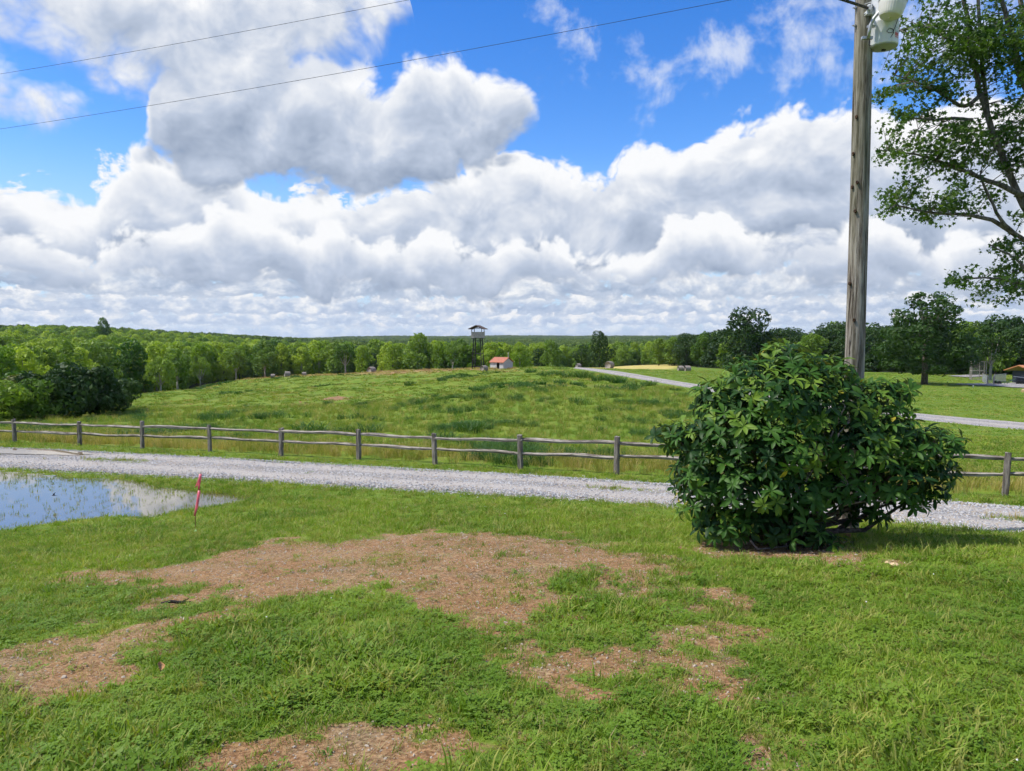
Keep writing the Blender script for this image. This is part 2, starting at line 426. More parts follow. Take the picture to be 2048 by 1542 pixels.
def corridor(P):
    """1 on roads and their verges (kept smooth)"""
    d = np.full(len(P), -1e9)
    for near, far in ((ROAD_NEAR, ROAD_FAR), (DRIVE_NEAR, DRIVE_FAR)):
        d = np.maximum(d, poly_dist(P, near + far[::-1]))
    d = np.maximum(d, poly_dist(P, YARD)); d = np.maximum(d, poly_dist(P, PAD))
    return d
def is_meadow(P):
    """rough unmown field beyond the fence, left of the upper drive (positive inside)"""
    poly = [f for f in FENCE[:-1]] + [at0(1420, 840), at0(1400, 800)] + [np.array(p) for p in DRIVE_NEAR[5::-1]] + [atd(1100, 190), atd(800, 330), atd(400, 400), atd(100, 180), atd(-500, 120)]
    return poly_dist(P, poly)

def H(x, y, fine=True):
    x = np.atleast_1d(np.asarray(x, float)); y = np.atleast_1d(np.asarray(y, float))
    z = H0(x, y)
    P = np.stack([x, y], 1)
    r = np.hypot(x, y)
    near = r < 230
    if near.any():
        Pn = P[near]; rn = r[near]
        c = corridor(Pn)
        free = 1 - sstep(c, -0.8, 0.0)
        b = fbm(Pn[:, 0] * 0.9, Pn[:, 1] * 0.9, 4) * 0.09 + fbm(Pn[:, 0] * 7, Pn[:, 1] * 7, 2) * 0.018
        big = fbm(Pn[:, 0] * 0.12, Pn[:, 1] * 0.12, 3) * 1.1 * sstep(rn, 40, 90)
        m = is_meadow(Pn)
        b = b * (1 + 3.0 * sstep(m, 0, 4)) + big * sstep(m, 0, 6)
        zz = z[near] + b * free
        pd = poly_dist(Pn, POND) + fbm(Pn[:, 0] * 1.3, Pn[:, 1] * 1.3, 4) * 0.85
        w = sstep(pd, -0.55, 0.10)
        zz = zz * (1 - w) + (POND_Z - 0.02 - 0.05 * sstep(pd, 0, 0.7)) * w
        z[near] = zz
    far = r > 700
    if far.any():
        z[far] += fbm(x[far] / 420, y[far] / 420, 4) * 26 * sstep(r[far], 700, 1800)
    return z
def at(px, py):
    p = at0(px, py)
    return Vector((p[0], p[1], float(H(p[0], p[1])[0])))
def ground(x, y):
    return float(H(x, y)[0])
def P3(px, py, d):
    r = ray(px, py)
    return Vector((r[0] * d, d, EYE + r[2] * d))

# ------------------------------------------------------------------ mesh helpers
def tag(o, label=None, cat=None, group=None, kind=None):
    if label: o['label'] = label
    if cat: o['category'] = cat
    if group: o['group'] = group
    if kind: o['kind'] = kind
    return o
def link(o, parent=None):
    COL.objects.link(o)
    if parent is not None:
        o.parent = parent
    return o
def empty(name, loc=(0, 0, 0), rz=0.0):
    o = bpy.data.objects.new(name, None)
    o.empty_display_size = 0.2
    o.location = loc; o.rotation_euler = (0, 0, rz)
    return link(o)
def mesh_np(name, verts, faces, mats=(), smooth=False, fmat=None):
    """verts (N,3), faces (M,k) all the same size"""
    verts = np.asarray(verts, np.float32); faces = np.asarray(faces, np.int32)
    me = bpy.data.meshes.new(name)
    me.vertices.add(len(verts)); me.vertices.foreach_set('co', verts.ravel())
    M, k = faces.shape
    me.loops.add(M * k); me.loops.foreach_set('vertex_index', faces.ravel())
    me.polygons.add(M)
    me.polygons.foreach_set('loop_start', np.arange(0, M * k, k, dtype=np.int32))
    if fmat is not None:
        me.polygons.foreach_set('material_index', np.asarray(fmat, np.int32))
    me.polygons.foreach_set('use_smooth', np.full(M, smooth))
    me.update(calc_edges=True)
    for m in mats:
        me.materials.append(m)
    return me
def mesh_py(name, verts, faces, mats=(), smooth=False):
    me = bpy.data.meshes.new(name)
    me.from_pydata([tuple(v) for v in verts], [], faces)
    if smooth:
        me.polygons.foreach_set('use_smooth', np.full(len(me.polygons), True))
    for m in mats:
        me.materials.append(m)
    return me
def obj(name, me, parent=None):
    return link(bpy.data.objects.new(name, me), parent)
class MB:
    """collects boxes, tubes and lathes into one mesh"""
    def __init__(self):
        self.v = []; self.f = []
    def add(self, vs, fs):
        k = len(self.v); self.v += [Vector(v) for v in vs]; self.f += [[i + k for i in f] for f in fs]
    def box(self, c, s, rot=None, jitter=0.0):
        c = Vector(c); R = Euler(rot).to_matrix() if rot is not None else Matrix.Identity(3)
        vs = []
        for x in (-.5, .5):
            for y in (-.5, .5):
                for z in (-.5, .5):
                    p = Vector((x * s[0], y * s[1], z * s[2]))
                    if jitter:
                        p += Vector((random.uniform(-1, 1), random.uniform(-1, 1), random.uniform(-1, 1))) * jitter
                    vs.append(c + R @ p)
        self.add(vs, [[0, 1, 3, 2], [4, 6, 7, 5], [0, 4, 5, 1], [2, 3, 7, 6], [0, 2, 6, 4], [1, 5, 7, 3]])
    def tube(self, pts, rad, n=8, cap=True):
        pts = [Vector(p) for p in pts]
        if not hasattr(rad, '__len__'):
            rad = [rad] * len(pts)
        vs, fs = [], []
        ref = None
        for i, p in enumerate(pts):
            t = (pts[min(i + 1, len(pts) - 1)] - pts[max(i - 1, 0)]).normalized()
            if ref is None:
                ref = Vector((0, 0, 1)) if abs(t.z) < 0.9 else Vector((1, 0, 0))
            a = (ref - t * ref.dot(t)).normalized(); b = t.cross(a); ref = a
            for k in range(n):
                w = 2 * math.pi * k / n
                vs.append(p + (a * math.cos(w) + b * math.sin(w)) * rad[i])
        for i in range(len(pts) - 1):
            for k in range(n):
                fs.append([i * n + k, i * n + (k + 1) % n, (i + 1) * n + (k + 1) % n, (i + 1) * n + k])
        if cap:
            fs.append(list(range(n))[::-1]); fs.append([(len(pts) - 1) * n + k for k in range(n)])
        self.add(vs, fs)
    def lathe(self, prof, n=24, c=(0, 0, 0), R=None):
        """prof: list of (radius, z)"""
        c = Vector(c); vs, fs = [], []
        for r, z in prof:
            for k in range(n):
                w = 2 * math.pi * k / n
                p = Vector((r * math.cos(w), r * math.sin(w), z))
                vs.append(c + (R @ p if R is not None else p))
        for i in range(len(prof) - 1):
            for k in range(n):
                fs.append([i * n + k, i * n + (k + 1) % n, (i + 1) * n + (k + 1) % n, (i + 1) * n + k])
        fs.append(list(range(n))[::-1]); fs.append([(len(prof) - 1) * n + k for k in range(n)])
        self.add(vs, fs)
    def build(self, name, mat, parent=None, smooth=False, offset=None):
        vs = self.v if offset is None else [v - Vector(offset) for v in self.v]
        return obj(name, mesh_py(name, vs, self.f, [mat] if mat else [], smooth), parent)

# ------------------------------------------------------------------ materials
def material(name):
    m = bpy.data.materials.new(name); m.use_nodes = True
    t = m.node_tree; t.nodes.clear()
    n = NT(t)
    out = n.new('ShaderNodeOutputMaterial')
    return m, n, out
def principled(n, out, colour, rough=0.8, spec=0.3, bump=None, bstr=0.5, bdist=0.02, metal=0.0, ior=None):
    p = n.new('ShaderNodeBsdfPrincipled')
    n.put(p.inputs['Base Color'], colour); n.put(p.inputs['Roughness'], rough)
    n.put(p.inputs['Specular IOR Level'], spec); n.put(p.inputs['Metallic'], metal)
    if ior: p.inputs['IOR'].default_value = ior
    if bump is not None:
        b = n.new('ShaderNodeBump'); b.inputs['Strength'].default_value = bstr; b.inputs['Distance'].default_value = bdist
        n.put(b.inputs['Height'], bump)
        n.t.links.new(b.outputs[0], p.inputs['Normal'])
    n.t.links.new(p.outputs[0], out.inputs[0])
    return p
def pos(n):
    return n.new('ShaderNodeNewGeometry').outputs['Position']
def objco(n):
    return n.new('ShaderNodeTexCoord').outputs['Object']
def orand(n):
    return n.new('ShaderNodeObjectInfo').outputs['Random']

def leaf_material(name, a, b, trans=0.35, rough=0.55, spec=0.25, noise_scale=0.08, glow=1.35, obj_var=0.35):
    """foliage: reflecting and light-transmitting; colour runs from a to b"""
    m, n, out = material(name)
    r = orand(n)
    w = n.noise(pos(n), noise_scale, 2, 0.6)
    f = n.m('ADD', n.m('MULTIPLY', r, obj_var), n.m('MULTIPLY_ADD', n.m('SUBTRACT', w, 0.5), 1.8, 0.5 - obj_var / 2), clamp=True)
    c = n.mix(f, a, b)
    p = n.new('ShaderNodeBsdfPrincipled')
    n.put(p.inputs['Base Color'], c); p.inputs['Roughness'].default_value = rough; p.inputs['Specular IOR Level'].default_value = spec
    t = n.new('ShaderNodeBsdfTranslucent')
    n.put(t.inputs['Color'], n.mix(1.0, c, (glow, glow * 1.05, glow * 0.55), 'MULTIPLY'))
    mx = n.new('ShaderNodeMixShader'); mx.inputs[0].default_value = trans
    n.t.links.new(p.outputs[0], mx.inputs[1]); n.t.links.new(t.outputs[0], mx.inputs[2]); n.t.links.new(mx.outputs[0], out.inputs[0])
    return m

def wood_material(name, a, b, grain=(14, 14, 1.2), dark=(0.03, 0.025, 0.02), rough=0.85):
    m, n, out = material(name)
    q = n.mapping(objco(n), scale=grain)
    q = n.v('ADD', q, n.comb(0, 0, n.m('MULTIPLY', orand(n), 40.0)))
    g = n.noise(q, 2.2, 6, 0.65)
    c = n.mix(n.step(g, 0.39, 0.61), a, b)
    cr = n.step(n.noise(n.v('ADD', q, (9, 4, 0)), 5.5, 3, 0.6), 0.60, 0.68)
    c = n.mix(n.m('MULTIPLY', cr, 0.75), c, dark)
    c = n.mix(n.m('MULTIPLY', n.step(n.noise(objco(n), 2.3, 3), 0.5, 0.75), 0.35), c, tuple(x * 0.55 for x in a))
    principled(n, out, c, rough, 0.2, n.m('SUBTRACT', g, n.m('MULTIPLY', cr, 1.2)), 0.8, 0.012)
    return m

# ground material: zones are stored on the ground's own vertices
def ground_material():
    m, n, out = material('ground_soil_and_turf')
    a1 = n.new('ShaderNodeAttribute', attribute_name='zone'); z1 = n.new('ShaderNodeSeparateColor'); n.t.links.new(a1.outputs['Color'], z1.inputs[0])
    a2 = n.new('ShaderNodeAttribute', attribute_name='zone_more'); z2 = n.new('ShaderNodeSeparateColor'); n.t.links.new(a2.outputs['Color'], z2.inputs[0])
    bare, meadow, hay = z1.outputs[0], z1.outputs[1], z1.outputs[2]
    wood, dry, wet = z2.outputs[0], z2.outputs[1], z2.outputs[2]
    p = pos(n)
    nf = n.noise(p, 9.0, 5, 0.65); nm = n.noise(p, 0.9, 4, 0.6); nb = n.noise(p, 0.11, 3, 0.55)
    lawn = n.mix(n.step(nm, 0.35, 0.68), (0.105, 0.180, 0.018), (0.185, 0.245, 0.034))
    lawn = n.mix(n.step(nf, 0.40, 0.75), lawn, (0.070, 0.120, 0.015))
    ns = n.noise(n.mapping(p, scale=(1, 1, 0.2)), 0.55, 5, 0.68)
    mead = n.ramp(ns, [(0.30, (0.065, 0.135, 0.013)), (0.45, (0.125, 0.200, 0.021)), (0.58, (0.175, 0.215, 0.030)), (0.72, (0.100, 0.185, 0.019))])
    mead = n.mix(n.m('MULTIPLY', n.step(nb, 0.54, 0.70), .45), mead, (0.170, 0.115, 0.035))
    c = n.mix(meadow, lawn, mead)
    c = n.mix(hay, c, n.mix(nm, (0.42, 0.34, 0.10), (0.52, 0.44, 0.15)))
    c = n.mix(dry, c, n.mix(n.noise(p, 0.8, 4, 0.6), (0.34, 0.205, 0.105), (0.24, 0.175, 0.065)))
    c = n.mix(wood, c, (0.020, 0.030, 0.008))
    # bare reddish soil with straw and small stones
    st = n.noise(p, 30.0, 6, 0.75, 0.6)
    soil = n.mix(n.step(st, 0.34, 0.66), (0.125, 0.060, 0.026), (0.385, 0.225, 0.110))
    soil = n.mix(n.step(nm, 0.40, 0.72), soil, n.mix(n.step(st, 0.35, 0.62), (0.140, 0.075, 0.034), (0.40, 0.262, 0.140)))
    soil = n.mix(n.step(n.noise(p, 3.1, 3, 0.6), 0.55, 0.70), soil, n.mix(n.step(st, 0.35, 0.62), (0.110, 0.058, 0.027), (0.44, 0.310, 0.172)))
    soil = n.mix(n.m('MULTIPLY', n.step(n.noise(p, 1.7, 5, 0.7), 0.50, 0.68), 0.55), soil, n.mix(n.step(st, 0.4, 0.62), (0.10, 0.072, 0.042), (0.32, 0.25, 0.155)))
    sp = n.voro(p, 26.0)
    soil = n.mix(n.step(sp, 0.12, 0.20, 0.7, 0.0), soil, (0.30, 0.24, 0.19))
    c = n.mix(n.step(n.m('ADD', bare, n.m('MULTIPLY', n.m('SUBTRACT', nf, 0.5), 0.5)), 0.35, 0.65), c, soil)
    c = n.mix(wet, c, (0.070, 0.055, 0.028))
    hgt = n.m('ADD', n.m('MULTIPLY', st, 0.6), n.m('MULTIPLY', nf, 0.8))
    principled(n, out, c, 0.92, 0.12, hgt, 0.7, 0.03)
    return m
M_GROUND = ground_material()

def gravel_material(name, wetpatch=True):
    m, n, out = material(name)
    p = pos(n)
    cell = n.voro(p, 22.0, out='Color'); dist = n.voro(p, 22.0)
    g = n.new('ShaderNodeSeparateColor'); n.t.links.new(cell, g.inputs[0])
    c = n.ramp(g.outputs[0], [(0.0, (0.23, 0.22, 0.21)), (0.35, (0.40, 0.388, 0.375)), (0.7, (0.52, 0.508, 0.495)), (1.0, (0.68, 0.67, 0.655))])
    c = n.mix(n.step(dist, 0.3, 0.62), c, (0.20, 0.19, 0.185))
    big = n.noise(p, 0.7, 4, 0.6)
    c = n.mix(n.m('MULTIPLY', n.step(big, 0.45, 0.62), 0.62), c, n.mix(n.noise(p, 14, 4, 0.6), (0.27, 0.225, 0.185), (0.38, 0.34, 0.30)))
    c = n.mix(n.m('MULTIPLY', n.step(n.noise(p, 2.4, 3, 0.6), 0.60, 0.70), 0.45), c, (0.20, 0.165, 0.125))
    # packed, finer wheel tracks with some clay showing
    ac = n.new('ShaderNodeAttribute', attribute_name='across').outputs['Fac']
    ac = n.m('ADD', ac, n.m('MULTIPLY', n.m('SUBTRACT', big, 0.5), 0.22))
    trk = n.m('MAXIMUM', n.step(n.m('ABSOLUTE', n.m('SUBTRACT', ac, 0.27)), 0.05, 0.16, 1.0, 0.0), n.step(n.m('ABSOLUTE', n.m('SUBTRACT', ac, 0.74)), 0.05, 0.16, 1.0, 0.0))
    fine = n.mix(n.step(n.noise(p, 40, 4, 0.7), 0.35, 0.65), (0.30, 0.265, 0.235), (0.50, 0.465, 0.43))
    c = n.mix(n.m('MULTIPLY', trk, n.step(n.noise(p, 1.6, 4, 0.65), 0.36, 0.56, 0.55, 0.97)), c, fine)
    principled(n, out, c, 0.85, 0.25, n.m('SUBTRACT', 1.0, dist), 0.9, 0.03)
    return m
M_GRAVEL = gravel_material('crushed_stone')

def water_material(name, tint=(0.10, 0.085, 0.055)):
    m, n, out = material(name)
    p = principled(n, out, n.mix(n.noise(pos(n), 0.8, 3), tint, tuple(c * 1.5 for c in tint)), 0.025, 1.0, n.noise(n.mapping(pos(n), scale=(1, 1.6, 1)), 2.2, 2), 0.02, 0.02, ior=2.3)
    return m
M_WATER = water_material('still_water')

# ------------------------------------------------------------------ ground
def build_ground():
    az = np.concatenate([np.radians(np.linspace(-180, -46, 34)[:-1]), np.radians(np.linspace(-46, 46, 440)), np.radians(np.linspace(46, 180, 34)[1:])])[:-1]
    r = np.concatenate([np.geomspace(0.6, 60, 430)[:-1], np.geomspace(60, 9000, 240)])
    A, R = np.meshgrid(az, r)
    X = (np.sin(A) * R).ravel(); Y = (np.cos(A) * R).ravel()
    Z = H(X, Y)
    na, nr = len(az), len(r)
    i = np.arange(nr - 1)[:, None] * na; j = np.arange(na)[None, :]; j2 = (j + 1) % na
    F = np.stack([i + j, i + j2, i + na + j2, i + na + j], -1).reshape(-1, 4)[:, ::-1]
    V = np.stack([X, Y, Z], 1)
    # close the middle
    c = len(V)
    V = np.vstack([V, [[0, 0, float(H(0, 0)[0])]]])
    F = np.vstack([F, [[c, c, 0, 0]]])[:-1]
    me = mesh_np('ground', V, F, [M_GROUND], True)
    P = V[:, :2]; rr = np.hypot(P[:, 0], P[:, 1])
    zone = np.zeros((len(V), 4), np.float32); more = np.zeros((len(V), 4), np.float32)
    zone[:, 3] = 1; more[:, 3] = 1
    near = rr < 420
    Pn = P[near]
    zone[near, 0] = bare_amount(Pn)
    m = is_meadow(Pn)
    zone[near, 1] = sstep(m + fbm(Pn[:, 0] * .6, Pn[:, 1] * .6) * 1.5, -0.3, 0.5)
    zone[near, 2] = sstep(poly_dist(Pn, HAY), -2, 2)
    more[near, 0] = sstep(wood_amount(Pn), 0.3, 0.7)
    more[~near, 0] = 1
    more[near, 1] = dry_amount(Pn)
    pd = poly_dist(Pn, POND) + fbm(Pn[:, 0] * 1.3, Pn[:, 1] * 1.3, 4) * 0.85
    more[near, 2] = sstep(pd, -0.35, 0.0)
    for nm, arr in (('zone', zone), ('zone_more', more)):
        at_ = me.attributes.new(nm, 'FLOAT_COLOR', 'POINT')
        at_.data.foreach_set('color', arr.ravel())
    return tag(obj('ground', me), kind='structure')

def bare_amount(P, soft=1.0):
    b = np.zeros(len(P))
    edge = fbm(P[:, 0] * 1.6, P[:, 1] * 1.6, 3, 0.6) + .75 * fbm(P[:, 0] * 6.5 + 3, P[:, 1] * 6.5, 3, 0.65)
    r = np.hypot(P[:, 0], P[:, 1])
    k = r < 20
    if k.any():
        for poly in BARE:
            d = poly_dist(P[k], poly)
            b[k] = np.maximum(b[k], sstep(d + edge[k] * 1.35, -0.34 * soft, 0.30 * soft))
        for poly in THIN:
            d = poly_dist(P[k], poly)
            q = fbm(P[k][:, 0] * 2.6 + 13, P[k][:, 1] * 2.6 + 5, 4, 0.65)
            b[k] = np.maximum(b[k], sstep(d + edge[k], -.25, .35) * np.clip(.42 + 2.2 * q, 0, .86))
    k = (r > 40) & (r < 140)
    if k.any():
        for poly in FIELD_BARE:
            d = poly_dist(P[k], poly)
            b[k] = np.maximum(b[k], sstep(d + edge[k] * 2.5, -0.6, 0.6))
    return b
WOODS = [
    [atd(-700, 60), atd(-500, 75), atd(0, 95), atd(130, 118), atd(250, 138), atd(330, 165), atd(430, 205), atd(500, 222), atd(620, 226), atd(760, 205), atd(880, 196), atd(1000, 195), atd(1080, 200), atd(1110, 285), atd(1350, 285), atd(1345, 230), atd(1400, 190), atd(1500, 168), atd(1700, 162), atd(1880, 150), atd(2000, 150), atd(2400, 145), atd(2400, 700), atd(-700, 700)],
]
def wood_amount(P):
    d = poly_dist(P, WOODS[0]) + fbm(P[:, 0] * .12, P[:, 1] * .12, 3) * 8
    return sstep(d, -2, 4)
def dry_amount(P):
    """tawny ungrazed strip along the brow of the hill"""
    poly = [atd(480, 185), atd(560, 178), atd(700, 165), atd(800, 152), atd(900, 142), atd(1010, 136), atd(1030, 160), atd(900, 178), atd(780, 196), atd(600, 215), atd(480, 205)]
    d = poly_dist(P, poly) + fbm(P[:, 0] * .2, P[:, 1] * .2, 3) * 14
    return sstep(d, -5, 2) * 0.92
build_ground()

# ------------------------------------------------------------------ roads
def ribbon(name, near, far, lift, cols=10, step=0.35, wob=0.22, crown=0.03, mat=None):
    near = np.array(near); far = np.array(far)
    def resample(a):
        s = np.concatenate([[0], np.cumsum(np.hypot(*np.diff(a, axis=0).T))])
        t = np.linspace(0, 1, len(a))
        return s[-1], t
    L, t = resample(near)
    n = max(40, int(L / step))
    tt = np.linspace(0, 1, n)
    def sm(a):
        k = np.exp(-0.5 * (np.arange(-12, 13) / 5.0) ** 2); k /= k.sum()
        o = np.stack([np.interp(tt, t, a[:, i]) for i in (0, 1)], 1)
        pad = np.vstack([2 * o[0] - o[12:0:-1], o, 2 * o[-1] - o[-2:-14:-1]])
        return np.stack([np.convolve(pad[:, i], k, 'valid') for i in (0, 1)], 1)
    N, Fr = sm(near), sm(far)
    w = np.linspace(0, 1, cols)
    wn = (fbm(tt * L * 0.9, tt * 0 + 3.3, 4, 0.65)) * wob * 2; wf = (fbm(tt * L * 0.9, tt * 0 + 9.7, 4, 0.65)) * wob * 2
    wid = np.hypot(*(Fr - N).T)
    a = (wn / wid)[:, None]; b = (wf / wid)[:, None]
    q = a + w[None, :] * (1 + b - a)
    PX = N[:, None, :] * (1 - q[..., None]) + Fr[:, None, :] * q[..., None]
    x = PX[..., 0].ravel(); y = PX[..., 1].ravel()
    z = H0(x, y) + lift + (crown * (1 - (2 * w - 1) ** 4))[None, :].repeat(n, 0).ravel()
    z -= np.tile(np.where((w < 0.01) | (w > 0.99), lift + 0.02, 0), n)
    z += fbm(x * 2, y * 2, 2) * 0.02
    i = np.arange(n - 1)[:, None] * cols; j = np.arange(cols - 1)[None, :]
    F = np.stack([i + j, i + cols + j, i + cols + j + 1, i + j + 1], -1).reshape(-1, 4)
    me = mesh_np(name, np.stack([x, y, z], 1), F, [mat or M_GRAVEL], True)
    at_ = me.attributes.new('across', 'FLOAT', 'POINT'); at_.data.foreach_set('value', np.tile(w, n).astype(np.float32))
    o = obj(name, me)
    bm = bmesh.new(); bm.from_mesh(me); bmesh.ops.recalc_face_normals(bm, faces=bm.faces)
    if sum(f.normal.z for f in bm.faces) < 0:
        bmesh.ops.reverse_faces(bm, faces=bm.faces)
    bm.to_mesh(me); bm.free()
    return tag(o, kind='structure'), (N, Fr)
road, ROAD_LINES = ribbon('gravel_road', ROAD_NEAR, ROAD_FAR, 0.02)
drive, DRIVE_LINES = ribbon('gravel_drive', DRIVE_NEAR, DRIVE_FAR, 0.06, cols=7, step=0.8, wob=0.35)
def slab_poly(name, poly, lift, mat, res):
    P = np.array(poly); x0, y0 = P.min(0); x1, y1 = P.max(0)
    xs = np.arange(x0, x1 + res, res); ys = np.arange(y0, y1 + res, res)
    X, Y = np.meshgrid(xs, ys); Q = np.stack([X.ravel(), Y.ravel()], 1)
    ins = poly_dist(Q, poly) + fbm(Q[:, 0] * .5, Q[:, 1] * .5) * 1.0 > 0
    Z = H0(Q[:, 0], Q[:, 1]) + lift
    nx = len(xs); i = np.arange(len(ys) - 1)[:, None] * nx; j = np.arange(nx - 1)[None, :]
    F = np.stack([i + j, i + j + 1, i + nx + j + 1, i + nx + j], -1).reshape(-1, 4)
    F = F[ins[F].all(1)]
    used = np.unique(F); remap = -np.ones(len(Q), int); remap[used] = np.arange(len(used))
    return tag(obj(name, mesh_np(name, np.column_stack([Q, Z])[used], remap[F], [mat], True)), kind='structure')
slab_poly('gravel_yard', YARD, 0.09, M_GRAVEL, 0.8)
slab_poly('gravel_pad', PAD, 0.12, M_GRAVEL, 0.8)

# ------------------------------------------------------------------ standing water
def water_sheet(name, poly, z, grow, mat, res=0.25):
    P = np.array(poly); x0, y0 = P.min(0) - grow; x1, y1 = P.max(0) + grow
    xs = np.arange(x0, x1 + res, res); ys = np.arange(y0, y1 + res, res)
    X, Y = np.meshgrid(xs, ys); Q = np.stack([X.ravel(), Y.ravel()], 1)
    ins = poly_dist(Q, poly) > -grow
    nx = len(xs); i = np.arange(len(ys) - 1)[:, None] * nx; j = np.arange(nx - 1)[None, :]
    F = np.stack([i + j, i + j + 1, i + nx + j + 1, i + nx + j], -1).reshape(-1, 4)
    F = F[ins[F].all(1)]
    used = np.unique(F); remap = -np.ones(len(Q), int); remap[used] = np.arange(len(used))
    zz = np.full(len(used), z) if not callable(z) else z(Q[used])
    return tag(obj(name, mesh_np(name, np.column_stack([Q[used], zz]), remap[F], [mat], True)), kind='structure')
water_sheet('pond_water', POND, POND_Z, 0.55, M_WATER)
_rz = max(float(H0(*p)) for p in RUT) + 0.062
M_RUT = water_material('muddy_water', (0.17, 0.13, 0.085))
water_sheet('puddle_water', RUT, _rz, 0.0, M_RUT, 0.08)

# ------------------------------------------------------------------ plain materials
def flat_material(name, c, rough=0.6, spec=0.4, var=0.12, scale=6.0, metal=0.0, dirt=None, bump=0.0):
    m, n, out = material(name)
    w = n.noise(objco(n), scale, 4, 0.6)
    col = n.mix(n.step(w, 0.3, 0.7), tuple(x * (1 - var) for x in c), tuple(min(1, x * (1 + var)) for x in c))
    if dirt:
        s = n.noise(n.mapping(objco(n), scale=(3, 3, 0.6)), scale * 0.6, 5, 0.65)
        col = n.mix(n.m('MULTIPLY', n.step(s, 0.52, 0.72), 0.6), col, dirt)
    principled(n, out, col, rough, spec, w if bump else None, bump or 0.1, 0.01, metal)
    return m
M_FENCE = wood_material('weathered_split_rail', (0.105, 0.090, 0.076), (0.285, 0.255, 0.22), (12, 12, 1.0))
M_RAIL = wood_material('weathered_rail_wood', (0.130, 0.110, 0.092), (0.37, 0.335, 0.29), (1.0, 12, 12))
M_POLE = wood_material('weathered_pole_wood', (0.20, 0.175, 0.145), (0.40, 0.36, 0.305), (9, 9, 0.55), dark=(0.035, 0.024, 0.018))
M_STEEL = flat_material('galvanised_steel', (0.42, 0.43, 0.44), 0.45, 0.5, metal=0.6)
M_TANK = flat_material('grey_enamel', (0.60, 0.62, 0.65), 0.42, 0.5, 0.05, 3.0, dirt=(0.34, 0.34, 0.33))
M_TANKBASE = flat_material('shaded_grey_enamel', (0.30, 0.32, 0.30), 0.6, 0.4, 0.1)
M_BLACK = flat_material('black_rubber', (0.015, 0.015, 0.016), 0.5, 0.4)
M_LENS = flat_material('frosted_acrylic', (0.62, 0.60, 0.55), 0.28, 0.5, 0.05)
M_PORC = flat_material('grey_porcelain', (0.40, 0.42, 0.44), 0.25, 0.6, 0.05)
M_RED = flat_material('red_decal', (0.55, 0.09, 0.07), 0.5, 0.3, 0.1)
M_BLUEDECAL = flat_material('blue_decal', (0.20, 0.26, 0.34), 0.5, 0.3, 0.1)
M_PINK = None
def ribbon_material(name, c, tr):
    m, n, out = material(name)
    p = n.new('ShaderNodeBsdfPrincipled'); n.put(p.inputs['Base Color'], c); p.inputs['Roughness'].default_value = 0.35
    t = n.new('ShaderNodeBsdfTranslucent'); n.put(t.inputs['Color'], c)
    mx = n.new('ShaderNodeMixShader'); mx.inputs[0].default_value = tr
    n.t.links.new(p.outputs[0], mx.inputs[1]); n.t.links.new(t.outputs[0], mx.inputs[2]); n.t.links.new(mx.outputs[0], out.inputs[0])
    return m
M_PINK = ribbon_material('pink_vinyl_tape', (0.95, 0.22, 0.30), 0.35)
M_LIME = ribbon_material('lime_vinyl_tape', (0.42, 0.85, 0.38), 0.3)
M_WIRESTEM = flat_material('rusty_wire', (0.22, 0.09, 0.04), 0.7)
M_ROOF_RED = flat_material('terracotta_metal_roof', (0.40, 0.145, 0.085), 0.55, 0.3, 0.14, 3.0)
M_ROOF_ORANGE = flat_material('orange_metal_roof', (0.46, 0.20, 0.085), 0.5, 0.4, 0.14, 2.0)
M_WHITEWALL = flat_material('whitewashed_boards', (0.52, 0.52, 0.51), 0.75, 0.2, 0.08, 4.0, dirt=(0.42, 0.41, 0.38))
M_DARK = flat_material('dark_interior', (0.02, 0.018, 0.016), 0.9, 0.1)
M_DARKSIDING = flat_material('dark_metal_siding', (0.030, 0.036, 0.052), 0.6, 0.3, 0.3, 2.0)
M_TOWERWOOD = flat_material('grey_tower_boards', (0.40, 0.375, 0.35), 0.85, 0.2, 0.25, 5.0)
M_TOWERDARK = flat_material('creosoted_timber', (0.030, 0.027, 0.028), 0.8, 0.2, 0.3, 5.0)
M_TOWERROOF = flat_material('brown_shingles', (0.11, 0.075, 0.06), 0.8, 0.2, 0.3, 5.0)
M_CAGE = flat_material('silvered_frame_timber', (0.30, 0.27, 0.25), 0.8, 0.2, 0.2, 5.0)
M_GREENPAINT = flat_material('green_machine_paint', (0.02, 0.09, 0.035), 0.45, 0.4, 0.2, 3.0)
M_WHITEPLASTIC = flat_material('white_plastic', (0.75, 0.75, 0.74), 0.4, 0.4, 0.04)
M_PALEWOOD = flat_material('pale_cut_timber', (0.45, 0.33, 0.17), 0.8, 0.2, 0.2, 4.0)
def hay_material():
    m, n, out = material('weathered_hay')
    q = n.mapping(objco(n), scale=(7.0, 2.0, 2.0))
    w = n.noise(q, 3.0, 5, 0.7)
    c = n.ramp(w, [(0.25, (0.11, 0.095, 0.085)), (0.5, (0.27, 0.235, 0.205)), (0.75, (0.42, 0.38, 0.34))])
    principled(n, out, c, 0.95, 0.05, w, 0.9, 0.06)
    return m
M_HAY = hay_material()
def mesh_wire_material():
    m, n, out = material('wire_netting')
    q = n.mapping(objco(n), scale=(1, 1, 1))
    bx = n.new('ShaderNodeTexBrick'); n.put(bx.inputs['Vector'], q)
    t = n.new('ShaderNodeBsdfTransparent')
    p = n.new('ShaderNodeBsdfPrincipled'); n.put(p.inputs['Base Color'], (0.10, 0.10, 0.11)); p.inputs['Roughness'].default_value = 0.5
    mx = n.new('ShaderNodeMixShader'); mx.inputs[0].default_value = 0.55
    n.t.links.new(t.outputs[0], mx.inputs[1]); n.t.links.new(p.outputs[0], mx.inputs[2]); n.t.links.new(mx.outputs[0], out.inputs[0])
    return m
M_NET = mesh_wire_material()

